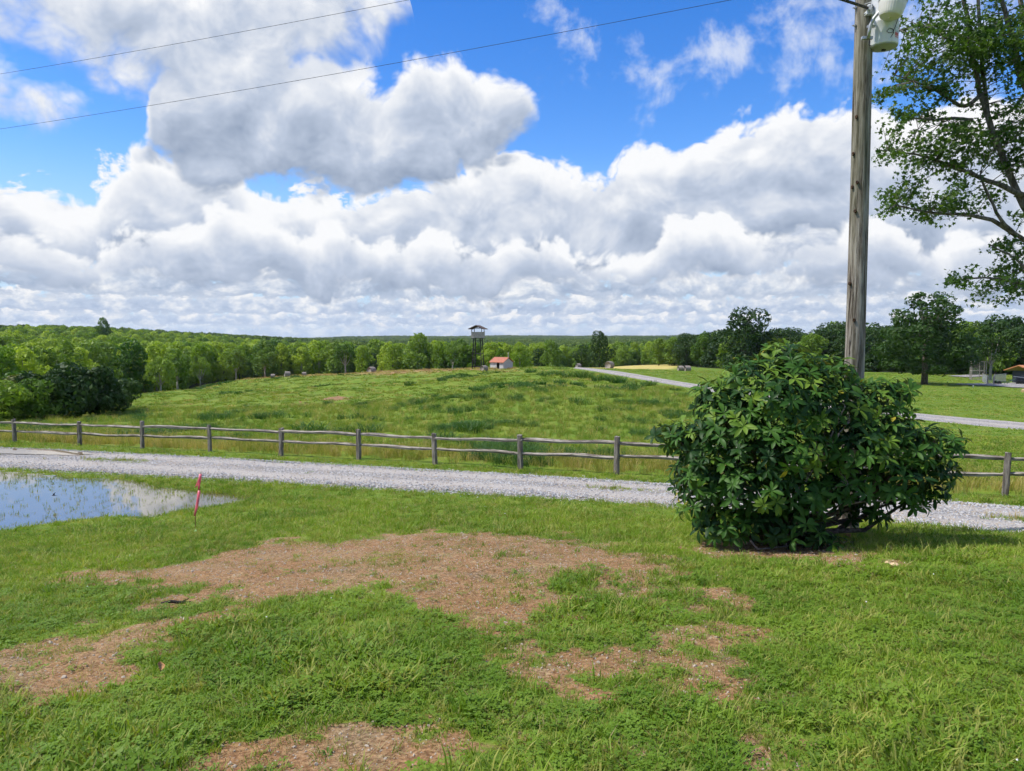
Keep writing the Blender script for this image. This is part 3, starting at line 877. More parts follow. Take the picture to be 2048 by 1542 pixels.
# ------------------------------------------------------------------ split rail fence
def build_fence():
    random.seed(5)
    base = Vector((*FENCE[0], ground(*FENCE[0])))
    root = empty('split_rail_fence', base)
    tag(root, 'long weathered grey split rail fence running behind the gravel road', 'fence')
    HP = 0.98
    posts = []
    for i, p in enumerate(FENCE):
        z = ground(*p)
        nxt = FENCE[min(i + 1, len(FENCE) - 1)] - FENCE[max(i - 1, 0)]
        a = math.atan2(nxt[1], nxt[0]) + random.uniform(-.12, .12)
        h = HP + random.uniform(-.05, .05)
        w, dpt = random.uniform(.125, .15), random.uniform(.10, .125)
        lx, ly = random.uniform(-.03, .03), random.uniform(-.03, .03)
        b = MB()
        rings = []
        for k, t in enumerate((-0.15, 0.0, 0.3, 0.6, 0.85, 1.0)):
            s = 1.0 - 0.06 * t + random.uniform(-.05, .05)
            ring = []
            for cx, cy in ((-.5, -.35), (-.35, -.5), (.35, -.5), (.5, -.35), (.5, .35), (.35, .5), (-.35, .5), (-.5, .35)):
                v = Vector((cx * w * s, cy * dpt * s, t * h)) + Vector((random.uniform(-1, 1), random.uniform(-1, 1), 0)) * 0.006
                if k == 5:
                    v.z += random.uniform(-.02, .012)
                ring.append(Matrix.Rotation(a, 3, 'Z') @ v + Vector((lx * t, ly * t, 0)))
            rings += ring
        fs = [[r * 8 + k, r * 8 + (k + 1) % 8, (r + 1) * 8 + (k + 1) % 8, (r + 1) * 8 + k] for r in range(5) for k in range(8)]
        fs.append([40 + k for k in range(8)])
        b.add(rings, fs)
        o = b.build('post', M_FENCE, root)
        o.location = Vector((*p, z)) - base
        posts.append((Vector((*p, z)), h, lx, ly))
        for hz in (0.46, 0.80):                      # mortise seen as a dark slot
            pass
    for i in range(len(posts) - 1):
        (p, h, lx, ly), (q, h2, lx2, ly2) = posts[i], posts[i + 1]
        for hz in (0.47, 0.81):
            A = p + Vector((lx * hz, ly * hz, hz + random.uniform(-.03, .03)))
            B = q + Vector((lx2 * hz, ly2 * hz, hz + random.uniform(-.03, .03)))
            d = (B - A); L = d.length; d.normalize()
            side = Vector((-d.y, d.x, 0)).normalized(); up = d.cross(side) * -1
            if up.z < 0: up = -up
            off = side * random.uniform(-.02, .02)
            n = 12; vs = []; fs = []
            sag = random.uniform(-.035, .02); wob = random.uniform(0, 9)
            c0 = (A + B) / 2
            prof0 = [(random.uniform(.038, .05), random.uniform(-.01, .01)), (random.uniform(.0, .02), random.uniform(.04, .055)), (-random.uniform(.036, .048), random.uniform(0, .02)), (-random.uniform(.005, .03), -random.uniform(.035, .05)), (random.uniform(.015, .03), -random.uniform(.035, .045))]
            for k in range(n + 1):
                t = k / n
                taper = 0.55 + 0.45 * min(1, min(t, 1 - t) * 9)
                s = taper * (1 + 0.14 * math.sin(wob + t * 7) + random.uniform(-.05, .05))
                c = A.lerp(B, -0.03 + 1.06 * t) + off + up * (sag * math.sin(math.pi * t) + 0.012 * math.sin(wob + 9 * t)) + side * 0.02 * math.sin(wob * 2 + 5 * t) - c0
                for a_, b_ in prof0:
                    vs.append(c + side * a_ * s + up * b_ * s)
            m = len(prof0)
            for k in range(n):
                for j in range(m):
                    fs.append([k * m + j, k * m + (j + 1) % m, (k + 1) * m + (j + 1) % m, (k + 1) * m + j])
            fs.append(list(range(m))[::-1]); fs.append([n * m + j for j in range(m)])
            # build along local x so the grain runs with the rail
            ang = math.atan2(d.y, d.x)
            R = Matrix.Rotation(-ang, 3, 'Z')
            b = MB(); b.add([R @ v for v in vs], fs)
            o = b.build('rail', M_RAIL, root)
            o.rotation_euler = (0, 0, ang); o.location = c0 - base
build_fence()

# ------------------------------------------------------------------ utility pole with transformer and yard light
POLE_XY = at0(1697, 1064)
POLE_B = Vector((*POLE_XY, ground(*POLE_XY)))
DP = POLE_B.y
def build_pole():
    random.seed(8)
    root = empty('utility_pole', POLE_B)
    tag(root, 'tall weathered grey wooden utility pole standing behind the big bush', 'utility pole')
    top = P3(1738, -330, DP + 0.15)
    axis = top - POLE_B
    prof, n = [], 28
    vs, fs = [], []
    K = 46
    for k in range(K + 1):
        t = k / K
        c = axis * t + Vector((0.03 * math.sin(3.1 * t + .6), 0.02 * math.sin(4 * t), 0)) * math.sin(math.pi * t)
        if k == 0: c = Vector((0, 0, -0.3))
        r = 0.141 - 0.028 * t
        for j in range(n):
            w = 2 * math.pi * j / n
            rr = r * (1 + 0.05 * float(vnoise(3 * math.cos(w) + 5, 3 * math.sin(w) + t * 9)) - 0.02 + 0.02 * float(vnoise(j * 0.9, t * 2.2 + 3)))
            vs.append(c + Vector((rr * math.cos(w), rr * math.sin(w), 0)))
    for k in range(K):
        for j in range(n):
            fs.append([k * n + j, k * n + (j + 1) % n, (k + 1) * n + (j + 1) % n, (k + 1) * n + j])
    fs.append([K * n + j for j in range(n)])
    shaft = obj('shaft', mesh_py('pole_shaft', vs, fs, [pole_material()], True), root)
    # knots
    for (px, py) in ((1703, 370), (1720, 362), (1716, 420), (1699, 302), (1697, 566), (1711, 640), (1721, 228)):
        c = P3(px, py, DP - 0.12) - POLE_B
        ax = axis * ((c.z) / axis.z)
        dx = max(-.12, min(.12, c.x - ax.x)); r = 0.141 - 0.028 * c.z / axis.z
        dy = -math.sqrt(max(1e-4, r * r - dx * dx)) 
        nrm = Vector((dx, dy, 0)).normalized()
        R = nrm.to_track_quat('Z', 'Y').to_matrix()
        b = MB(); b.lathe([(0.024, -0.02), (0.022, 0.003), (0.013, 0.006), (0.006, 0.0)], 9, Vector((ax.x, ax.y, c.z)) + nrm * (r * 0.985), R @ Matrix.Diagonal((0.8, 1.25, 1)))
        b.build('knot', M_KNOT, shaft, True)
    def on(py, px=None, out=0.0):
        z = P3(1724, py, DP).z - POLE_B.z
        a = axis * (z / axis.z)
        return a, 0.141 - 0.028 * z / axis.z
    # bolts and wire clamp on the left side
    for py, nm in ((10, 'bolt'), (46, 'bolt')):
        a, r = on(py)
        b = MB(); b.tube([a + Vector((-r - 0.05, -.02, 0)), a + Vector((-r + .02, -.02, 0))], 0.009, 8); b.tube([a + Vector((-r - 0.022, -.02, 0)), a + Vector((-r + .0, -.02, 0))], 0.022, 6)
        b.build('bolt', M_STEEL, root)
    a, r = on(20)
    b = MB(); b.lathe([(0.018, -0.05), (0.04, -0.045), (0.045, -0.02), (0.03, 0.0), (0.045, 0.02), (0.04, 0.045), (0.018, 0.05)], 14, a + Vector((0.01, -r - 0.05, 0)))
    b.tube([a + Vector((-.05, -r - .01, -.06)), a + Vector((.01, -r - .09, -.07)), a + Vector((.01, -r - .09, .07)), a + Vector((-.05, -r - .01, .07))], 0.009, 6)
    b.build('insulator', M_PORC, root, True)
    # base mound of red clay
    return root, axis
def pole_material():
    m, n, out = material('weathered_pole_wood_shaft')
    o = objco(n)
    q = n.mapping(o, scale=(10, 10, 0.6))
    g = n.noise(q, 2.4, 7, 0.68)
    c = n.ramp(g, [(0.38, (0.055, 0.043, 0.034)), (0.48, (0.190, 0.166, 0.138)), (0.62, (0.36, 0.33, 0.285))])
    cr = n.step(n.noise(n.mapping(o, scale=(24, 24, 0.8), loc=(3, 1, 2)), 2.0, 3, 0.55), 0.635, 0.675)
    c = n.mix(n.m('MULTIPLY', cr, 0.85), c, (0.028, 0.020, 0.015))
    st = n.step(n.noise(n.mapping(o, scale=(5, 5, 0.5)), 1.4, 5, 0.65), 0.50, 0.62)
    z = n.xyz(o)[2]
    c = n.mix(n.m('MULTIPLY', st, n.step(z, 4.2, 6.5, 0.25, 0.85)), c, (0.048, 0.030, 0.020))
    gr = n.step(n.noise(n.mapping(o, scale=(3, 3, 0.35), loc=(7, 2, 1)), 1.2, 3, 0.5), 0.52, 0.66)
    c = n.mix(n.m('MULTIPLY', gr, 0.35), c, (0.165, 0.170, 0.105))
    principled(n, out, c, 0.9, 0.15, n.m('SUBTRACT', g, n.m('MULTIPLY', cr, 1.5)), 0.9, 0.012)
    return m
M_KNOT = flat_material('dark_knot_wood', (0.075, 0.045, 0.030), 0.9, 0.1, 0.5, 30.0)
pole_root, POLE_AX = build_pole()
def pole_at(py):
    z = P3(1724, py, DP).z - POLE_B.z
    return POLE_B + POLE_AX * (z / POLE_AX.z), 0.141 - 0.028 * z / POLE_AX.z

def build_transformer():
    a, r = pole_at(70)
    S = DP / FPX                                    # metres per picture pixel at the pole
    c = P3(1766, 95, DP)
    c.y = DP - 0.02
    root = empty('transformer', c)
    tag(root, 'grey cylindrical transformer tank hung on the utility pole', 'transformer')
    R = 25.5 * S
    b = MB(); b.lathe([(R * 0.98, 0.0), (R, 0.02), (R, 0.30), (R * 1.012, 0.305), (R * 1.012, 0.33), (R, 0.335), (R, 1.02), (R * 1.05, 1.03), (R * 1.05, 1.07), (R * 0.9, 1.12), (R * .3, 1.17)], 40)
    tank = b.build('tank', M_TANK, root, True)
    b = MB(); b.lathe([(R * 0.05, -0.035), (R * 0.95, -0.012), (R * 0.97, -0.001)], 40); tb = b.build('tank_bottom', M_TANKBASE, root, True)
    b = MB(); b.box((0.0, 0, -0.045), (0.05, 0.03, 0.02)); b.build('drain_plug', M_BLACK, tb)
    for zz in (0.46, 0.86):                         # lugs that carry the tank on the pole
        b = MB(); b.box((-R - 0.03, 0.0, zz), (0.12, 0.10, 0.05)); b.build('mounting_lug', M_TANK, root)
        b = MB(); b.box((-R * 0.55, -R * 0.86, zz), (0.09, 0.05, 0.085)); b.build('lifting_lug', M_TANK, root)
    b = MB(); b.lathe([(0.03, 0), (0.045, .015), (0.03, .03), (0.05, .05), (.03, .07), (.02, .1)], 14, (-0.03, -R * 0.99, 0.93), Matrix.Rotation(math.radians(80), 3, 'X')); b.build('bushing', M_PORC, root, True)
    b = MB(); b.lathe([(0.014, 0), (0.018, .02), (0.012, .05)], 10, (-0.02, -R * 0.99, 0.36), Matrix.Rotation(math.radians(90), 3, 'X')); b.build('ground_stud', M_BLACK, root)
    # looped grounding leads
    b = MB()
    pts = [(-0.11, -R * 0.87, 0.46), (-0.08, -R * 0.97, 0.40), (-0.02, -R - .02, 0.365), (0.06, -R - .02, 0.365), (0.12, -R * 0.92, 0.42), (0.15, -R * 0.75, 0.52)]
    b.tube(pts, 0.0045, 6)
    pts = [(0.15, -R * .75, 0.5), (0.12, -R * .9, 0.36), (0.06, -R * 1.0, 0.20), (0.03, -R * 1.03, 0.13), (-0.03, -R * 1.03, 0.12), (-0.055, -R * 1.0, 0.145), (-0.02, -R * 1.03, 0.185), (0.03, -R * 1.03, 0.17), (0.04, -R * 1.02, 0.12), (0.0, -R * 1.02, 0.06)]
    b.tube(pts, 0.0045, 6)
    b.build('ground_lead', M_BLACK, root)
    # decals curved with the tank
    def decal(a0, a1, z0, z1, mat, name, grow=0.003):
        vs, fs = [], []
        for k in range(5):
            w = a0 + (a1 - a0) * k / 4
            for zz in (z0, z1):
                vs.append(((R + grow) * math.sin(w), -(R + grow) * math.cos(w), zz))
        for k in range(4):
            fs.append([2 * k, 2 * k + 2, 2 * k + 3, 2 * k + 1])
        obj(name, mesh_py(name, vs, fs, [mat]), tank)
    for z0, z1, w0, w1 in ((0.15, 0.155, .40, .80), (0.205, 0.21, .40, .80), (0.155, 0.205, .40, .415), (0.155, 0.205, .785, .80)):
        decal(w0, w1, z0, z1, M_BLUEDECAL, 'decal_border')
    for k, (w0, w1) in enumerate(((.38, .44), (.46, .52), (.54, .62), (.64, .70), (.72, .80))):
        decal(w0, w1, 0.095, 0.14, M_RED, 'decal_mark'); decal(w0, w1 - .02, 0.07, 0.085, M_RED, 'decal_mark')
    return root
build_transformer()

def build_yard_light():
    S = DP / FPX
    a, r = pole_at(76)
    root = empty('yard_light', a)
    tag(root, 'dusk to dawn yard light with ribbed bowl lens on curved arm', 'yard light')
    def q(px, py, dy=-0.2):
        return P3(px, py, DP + dy) - a
    b = MB(); b.box(q(1734, 76, -.13), (0.15, 0.05, 0.035)); b.build('bracket', M_STEEL, root)
    b = MB(); b.box(q(1742, 53, -.13), (0.10, 0.05, 0.03)); b.build('bracket', M_STEEL, root)
    b = MB(); b.tube([q(1736.5, 77, -.15), q(1739, 60, -.17), q(1741, 50, -.18), q(1748, 36, -.20), q(1760, 22, -.23), q(1772, 13, -.27), q(1782, 8, -.30)], 0.024, 12); b.build('arm', M_STEEL, root, True)
    hc = q(1786, 3, -.33)
    R = 24.5 * S
    tilt = Matrix.Rotation(math.radians(10), 3, 'Y')
    b = MB(); b.lathe([(R * 1.0, -0.005), (R * 1.03, 0.0), (R * 1.03, 0.02), (R * 0.8, 0.07), (R * .5, 0.11), (R * .45, 0.2), (R * .2, .22)], 32, hc, tilt); hood = b.build('hood', M_STEEL, root, True)
    # ribbed bowl
    n = 64; vs, fs = [], []
    prof = [(0.96, -0.006), (0.97, -0.03), (0.94, -0.10), (0.86, -0.20), (0.80, -0.255), (0.74, -0.285), (0.62, -0.292), (0.25, -0.296), (0.10, -0.30), (0.07, -0.312), (0.02, -0.314)]
    for k, (rr, z) in enumerate(prof):
        for j in range(n):
            w = 2 * math.pi * j / n
            rad = R * rr * (1 + (0.012 if j % 2 and k < 5 else 0))
            vs.append(hc + tilt @ Vector((rad * math.cos(w), rad * math.sin(w), z * R / 0.25)))
    for k in range(len(prof) - 1):
        for j in range(n):
            fs.append([k * n + j, (k + 1) * n + j, (k + 1) * n + (j + 1) % n, k * n + (j + 1) % n])
    fs.append([(len(prof) - 1) * n + j for j in range(n)][::-1])
    obj('lens', mesh_py('lens', vs, fs, [M_LENS], False), hood)
    b = MB(); b.tube([q(1740, 78, -.15), q(1738, 90, -.14), q(1743, 92, -.13)], 0.006, 6); b.build('lead_wire', M_BLACK, root)
    return root
build_yard_light()

# ------------------------------------------------------------------ overhead wires
def wire(name, pts, rad, label, n=60, twist=False):
    b = MB()
    A, B, sag = Vector(pts[0]), Vector(pts[1]), pts[2]
    root_loc = A
    C = [A.lerp(B, k / n) - Vector((0, 0, 4 * sag * (k / n) * (1 - k / n))) - A for k in range(n + 1)]
    if twist:
        for ph in (0, 2.1, 4.2):
            T = []
            m = 1000
            for k in range(m + 1):
                t = k / m
                c = A.lerp(B, t) - Vector((0, 0, 4 * sag * t * (1 - t))) - A
                L = t * (B - A).length
                T.append(c + Vector((math.cos(ph + L * 62) * 0.011, 0, math.sin(ph + L * 62) * 0.011)))
            b.tube(T, 0.010, 5, cap=False)
    else:
        b.tube(C, rad, 6, cap=False)
    o = b.build(name, M_BLACK, None)
    o.location = A
    return tag(o, label, 'power line')
def wire_through(py_pole, px0, py0, dscale):
    """from the pole across the sky; passes over column 0 of the picture"""
    A = P3(1738, py_pole, DP)
    return A
for (pp, left, hgt, lab) in ((-190, (0, 148), None, 'upper thin black power line crossing the sky over the tree tops'), (-55, (0, 258), None, 'lower thin black power line crossing in front of the big cloud')):
    A = P3(1740, pp, DP)
    d0 = DP + 8.0
    M0 = P3(left[0], left[1], d0)
    B = A + (M0 - A) * 1.9
    sag = 0.35
    # keep the passage at the surveyed point despite the sag
    t = 1 / 1.9
    B.z += 4 * sag * t * (1 - t) * 1.9
    wire('power_line', (A, B, sag), 0.0042, lab)
a_, r_ = pole_at(19)
dir_pt = P3(1680, -4, DP - 1.2)
st = a_ + Vector((-0.03, -r_ - 0.05, 0))
wire('service_cable', (st, st + (dir_pt - st) * 7.0, 0.02), 0.01, 'twisted black service cable leaving the pole beside the transformer', twist=True)

# ------------------------------------------------------------------ marker stake with survey tape
def strip(pts, w, mat, name, root, wdir=Vector((1, 0, 0))):
    vs, fs = [], []
    for k, p in enumerate(pts):
        t = k / (len(pts) - 1)
        s = Vector((math.cos(0.5 * math.sin(t * 5)), math.sin(0.5 * math.sin(t * 5)), 0)) * w / 2
        vs += [Vector(p) - s, Vector(p) + s]
    for k in range(len(pts) - 1):
        fs.append([2 * k, 2 * k + 1, 2 * k + 3, 2 * k + 2])
    o = obj(name, mesh_py(name, vs, fs, [mat], True), root)
    md = o.modifiers.new('thickness', 'SOLIDIFY'); md.thickness = 0.0015
    return o
def build_stake():
    b0 = at(390, 1066)
    root = empty('marker_stake', b0)
    tag(root, 'thin marker stake with fluttering pink tape beside the lawn puddle', 'marker stake')
    d = b0.y
    q = lambda px, py, dy=0.0: P3(px, py, d + dy) - b0
    b = MB(); b.tube([q(390, 1072), q(391, 1030), q(396, 985), q(400, 962), q(402, 944)], 0.006, 6); b.build('stem', M_WIRESTEM, root)
    S = d / FPX
    strip([q(401, 948, -.01), q(400, 958, -.02), q(398, 970, -.015), q(397.5, 979, -.02)], 5.2 * S, M_PINK, 'pink_tape', root)
    strip([q(401, 950, -.02), q(397, 961, -.04), q(393, 971, -.05), q(391, 975, -.05)], 3.0 * S, M_PINK, 'pink_tape', root)
    strip([q(398.3, 981, -.02), q(396, 1000, -.03), q(393, 1016, -.03), q(389, 1032, -.03)], 5.4 * S, M_PINK, 'pink_tape', root)
    for k, (x1, y1) in enumerate(((385.5, 1071), (389, 1070), (393.5, 1069))):
        strip([q(391, 1059, -.02), q((391 + x1) / 2 + .8, 1063, -.03), q(x1, y1, -.04)], 1.6 * S, M_LIME, 'green_tape', root)
build_stake()

# ------------------------------------------------------------------ hay bales
def hay_bale(px, py, hpx, yaw, label, d=None, w=1.25):
    p = at0(px, py) if d is None else atd(px, d)
    D = p[1]
    r = 0.5 * hpx / FPX * D
    z = ground(*p)
    n, m = 36, 8
    vs, fs = [], []
    rnd = random.Random(int(px))
    L = r * 2 * w / 1.4
    for k in range(m + 1):
        t = k / m
        rr = r * (1 - 0.10 * (abs(2 * t - 1)) ** 6)
        for j in range(n):
            a = 2 * math.pi * j / n
            q = rr * (1 + rnd.uniform(-.012, .012))
            zz = q * math.sin(a)
            if zz < -0.86 * r: zz = -0.86 * r
            vs.append((L * (t - .5), q * math.cos(a), zz + 0.86 * r - 0.04))
    for k in range(m):
        for j in range(n):
            fs.append([k * n + j, (k + 1) * n + j, (k + 1) * n + (j + 1) % n, k * n + (j + 1) % n])
    for k, s in ((0, 1), (m, -1)):
        c = len(vs); vs.append((L * (k / m - .5) * 1.02, 0, 0.86 * r))
        for j in range(n):
            fs.append([c, k * n + (j + 1) % n, k * n + j][::s])
    o = obj('hay_bale', mesh_py('hay_bale', vs, fs, [M_HAY], True))
    o.location = (p[0], p[1], z - 0.05); o.rotation_euler = (0, 0, yaw)
    return tag(o, label, 'hay bale', 'round hay bales left in the fields')
hay_bale(544, 750, 9, 0.25, 'small round hay bale furthest along the brow, beside the wood', d=176)
hay_bale(573, 749.5, 12, 0.5, 'round hay bale on the brow, between a small bale and a paler one', d=174)
hay_bale(607, 748.2, 8.5, 0.2, 'pale low hay bale just showing over the tawny brow of the hill', d=180)
hay_bale(743, 745, 14.5, 0.9, 'lone grey round hay bale midway along the tawny hilltop')
hay_bale(968, 732.8, 13, 0.75, 'round hay bale at the foot of the wooden lookout tower', d=140)
hay_bale(1157, 735.0, 10, 0.5, 'low hay bale where the upper gravel drive disappears', d=156)
hay_bale(1219, 736.5, 16, 0.9, 'largest round hay bale, dark end showing, against the yellow field')
hay_bale(1361, 741.8, 12, 0.1, 'hay bale touching its neighbour on the mown grass, the one nearer the yellow field')
hay_bale(1374.5, 742.2, 13, 0.2, 'hay bale touching its neighbour on the mown grass, the one nearer the bush')

# ------------------------------------------------------------------ lookout tower
def build_tower():
    D = 150.0
    p = atd(956, D); z = ground(*p)
    S = D / FPX
    base = Vector((p[0], p[1], z))
    root = empty('lookout_tower', base)
    tag(root, 'wooden lookout tower on black legs with gabled roof on the hilltop', 'tower')
    def Z(py): return P3(956, py, D).z - z
    yaw = math.radians(-14)
    R = Matrix.Rotation(yaw, 3, 'Z')
    hw, hd = 1.12, 1.0                               # half width and depth of the cabin
    zf, zc, ze, zr = Z(677), Z(664.5), Z(657.5), Z(651)
    def part(fn, name, mat):
        b = MB(); fn(b)
        b.v = [R @ v for v in b.v]
        return b.build(name, mat, root)
    tops = {}
    for sx in (-1, 1):
        for sy in (-1, 1):
            part(lambda b: b.tube([(sx * 0.98, sy * 0.95, -0.4), (sx * 0.70, sy * 0.72, zf)], 0.10, 8), 'leg', M_TOWERDARK)
            part(lambda b: b.box((sx * (hw - .10), sy * (hd - .10), (zc + ze) / 2 + .1), (0.11, 0.11, ze - zc + .4)), 'roof_post', M_TOWERDARK)
    def lerp(sx, sy, t): return Vector((sx * (0.98 - .28 * t), sy * (0.95 - .23 * t), zf * t))
    for s in (-1, 1):
        for t in (0.10, 0.52, 0.95):
            part(lambda b: b.tube([lerp(-1, s, t), lerp(1, s, t)], 0.05, 6), 'girt', M_TOWERDARK)
            part(lambda b: b.tube([lerp(s, -1, t), lerp(s, 1, t)], 0.05, 6), 'girt', M_TOWERDARK)
        for t0, t1 in ((.10, .52), (.52, .95)):
            part(lambda b: b.tube([lerp(s, -1, t0), lerp(s, 1, t1)], 0.035, 6), 'brace', M_TOWERDARK)
    part(lambda b: b.box((0, 0, zf + 0.05), (2 * hw, 2 * hd, 0.10)), 'cabin_floor', M_TOWERDARK)
    n = 11
    for k in range(n):
        x = -hw + (k + .5) * 2 * hw / n
        for s in (-1, 1):
            part(lambda b: b.box((x, s * (hd - .015), (zf + zc) / 2 + .06 + random.uniform(-.015, .015)), (2 * hw / n - .018, 0.03, zc - zf - .1)), 'siding_board', M_TOWERWOOD)
            part(lambda b: b.box((s * (hw - .015), -hd + (k + .5) * 2 * hd / n, (zf + zc) / 2 + .06), (0.03, 2 * hd / n - .018, zc - zf - .1)), 'siding_board', M_TOWERWOOD)
    for s in (-1, 1):
        part(lambda b: b.box((0, s * hd, zc + .03), (2 * hw + .08, 0.08, 0.06)), 'cabin_rail', M_TOWERWOOD)
    ov, dv = 0.55, 1.55                               # roof overhang
    for s in (-1, 1):
        def roofside(b):
            x0, x1 = 0, s * (hw + ov)
            a = [(x0, -dv, zr), (x1, -dv, ze - .12), (x1, dv, ze - .12), (x0, dv, zr)]
            vs = [Vector(v) for v in a] + [Vector(v) + Vector((0, 0, .07)) for v in a]
            b.add(vs, [[0, 1, 2, 3], [7, 6, 5, 4], [0, 4, 5, 1], [1, 5, 6, 2], [2, 6, 7, 3], [3, 7, 4, 0]])
        part(roofside, 'roof_slope', M_TOWERROOF)
        part(lambda b: b.tube([(0, s * (hd - .1), zr - .08), (-hw - .3, s * (hd - .1), ze - .12)], 0.05, 6), 'rafter', M_TOWERDARK)
        part(lambda b: b.tube([(0, s * (hd - .1), zr - .08), (hw + .3, s * (hd - .1), ze - .12)], 0.05, 6), 'rafter', M_TOWERDARK)
        part(lambda b: b.box((0, s * (hd - .1), ze + .06), (2 * hw * .7, .08, .08)), 'collar_tie', M_TOWERDARK)
        part(lambda b: b.box((0, s * (hd - .1), ze + .22), (.5, .05, .12)), 'name_board', M_TOWERDARK)
random.seed(3)
build_tower()

# ------------------------------------------------------------------ white shed
def build_shed():
    D = 158.0
    c = atd(1003, D); z = P3(1003, 733, D).z
    base = Vector((c[0], c[1], z))
    root = empty('white_shed', base)
    tag(root, 'small whitewashed shed with terracotta roof near the lookout tower', 'shed')
    S = D / FPX
    yaw = math.radians(-40)
    R = Matrix.Rotation(yaw, 3, 'Z')
    L, Wd = 3.6, 3.0
    ze, zr = P3(1003, 723.5, D).z - z, P3(1003, 714.8, D).z - z
    def part(fn, name, mat):
        b = MB(); fn(b); b.v = [R @ v for v in b.v]
        return b.build(name, mat, root)
    # side wall facing the camera-left has the doorway (0.7 wide)
    x0, x1, y0, y1 = -L / 2, L / 2, -Wd / 2, Wd / 2
    dx0, dx1 = -0.05, 0.75
    part(lambda b: (b.box(((x0 + dx0) / 2, y0, ze / 2 - .5), (dx0 - x0, .1, ze + 1)), b.box(((x1 + dx1) / 2, y0, ze / 2 - .5), (x1 - dx1, .1, ze + 1)), b.box(((dx0 + dx1) / 2, y0, ze - .06), (dx1 - dx0 - .004, .096, .12))), 'front_wall', M_WHITEWALL)
    part(lambda b: b.box((0, y1, ze / 2 - .5), (L, .1, ze + 1)), 'back_wall', M_WHITEWALL)
    for s in (-1, 1):
        def gable(b):
            x = s * (L / 2 - .05)
            a = [(x, y0 + .05, -1), (x, y1 - .05, -1), (x, y1 - .05, ze), (x, 0, zr - .05), (x, y0 + .05, ze)]
            vs = [Vector(v) for v in a] + [Vector(v) + Vector((s * -.1, 0, 0)) for v in a]
            b.add(vs, [[0, 1, 2, 3, 4], [9, 8, 7, 6, 5]] + [[i, i + 5, (i + 1) % 5 + 5, (i + 1) % 5] for i in range(5)])
        part(gable, 'gable_wall', M_WHITEWALL)
        def roofside(b):
            a = [(-L / 2 - .2, s * (Wd / 2 + .3), ze - .12), (L / 2 + .25, s * (Wd / 2 + .3), ze - .12), (L / 2 + .25, 0, zr), (-L / 2 - .2, 0, zr)]
            vs = [Vector(v) for v in a] + [Vector(v) + Vector((0, 0, .06)) for v in a]
            b.add(vs, [[0, 1, 2, 3], [7, 6, 5, 4], [0, 4, 5, 1], [1, 5, 6, 2], [2, 6, 7, 3], [3, 7, 4, 0]])
        part(roofside, 'roof_slope', M_ROOF_RED)
    part(lambda b: b.box(((dx0 + dx1) / 2, y0 + .6, ze / 2 - .5), (dx1 - dx0 + .6, 1.0, ze + .8)), 'dark_doorway', M_DARK)
    part(lambda b: (b.tube([(1.1, .9, 0), (1.1, .9, zr + 0.85)], 0.055, 8), b.box((1.1, .9, zr + .92), (.2, .2, .12))), 'vent_pipe', M_WHITEWALL)
build_shed()

# ------------------------------------------------------------------ yard at the edge of the far lawn: barn, wire pen, netting fence, machinery
def build_barn():
    D = 108.0
    p = atd(2112, D); z = ground(*p)
    root = empty('open_barn', (p[0], p[1], z))
    tag(root, 'dark sided barn with low orange metal roof at the edge of the far yard', 'barn')
    ze, zr = P3(2048, 744, D).z - z, P3(2048, 733, D).z - z
    W0, L0 = 4.6, 12.0
    n = 14
    for k in range(n):                                # wall sheets
        b = MB(); b.box((-2.6 + (k + .5) * (L0 / n) - 0.2, -0.1, ze / 2), (L0 / n - .03, .08, ze)); b.build('siding_sheet', M_DARKSIDING, root)
    b = MB(); b.box((-2.7, 2.4, ze / 2), (.08, 5.0, ze)); b.build('end_wall', M_DARKSIDING, root)
    for s, y0, y1 in ((0, -0.9, 2.4), (1, 5.7, 2.4)):
        b = MB()
        a = [(-3.6, y0, ze - .05), (L0 - 2.0, y0, ze - .05), (L0 - 2.0, y1, zr), (-3.6, y1, zr)]
        vs = [Vector(v) for v in a] + [Vector(v) + Vector((0, 0, .12)) for v in a]
        b.add(vs, [[0, 1, 2, 3], [7, 6, 5, 4], [0, 4, 5, 1], [1, 5, 6, 2], [2, 6, 7, 3], [3, 7, 4, 0]])
        sl = b.build('roof_slope', M_ROOF_ORANGE, root)
        front = sl if s == 0 else front
    for k in range(16):
        b = MB(); x = -3.5 + k * .8; A = Vector((x, -0.9, ze + .08)); B = Vector((x, 2.4, zr + .13)); b.tube([A, B], .035, 5); b.build('roof_rib', M_ROOF_ORANGE, front)
build_barn()
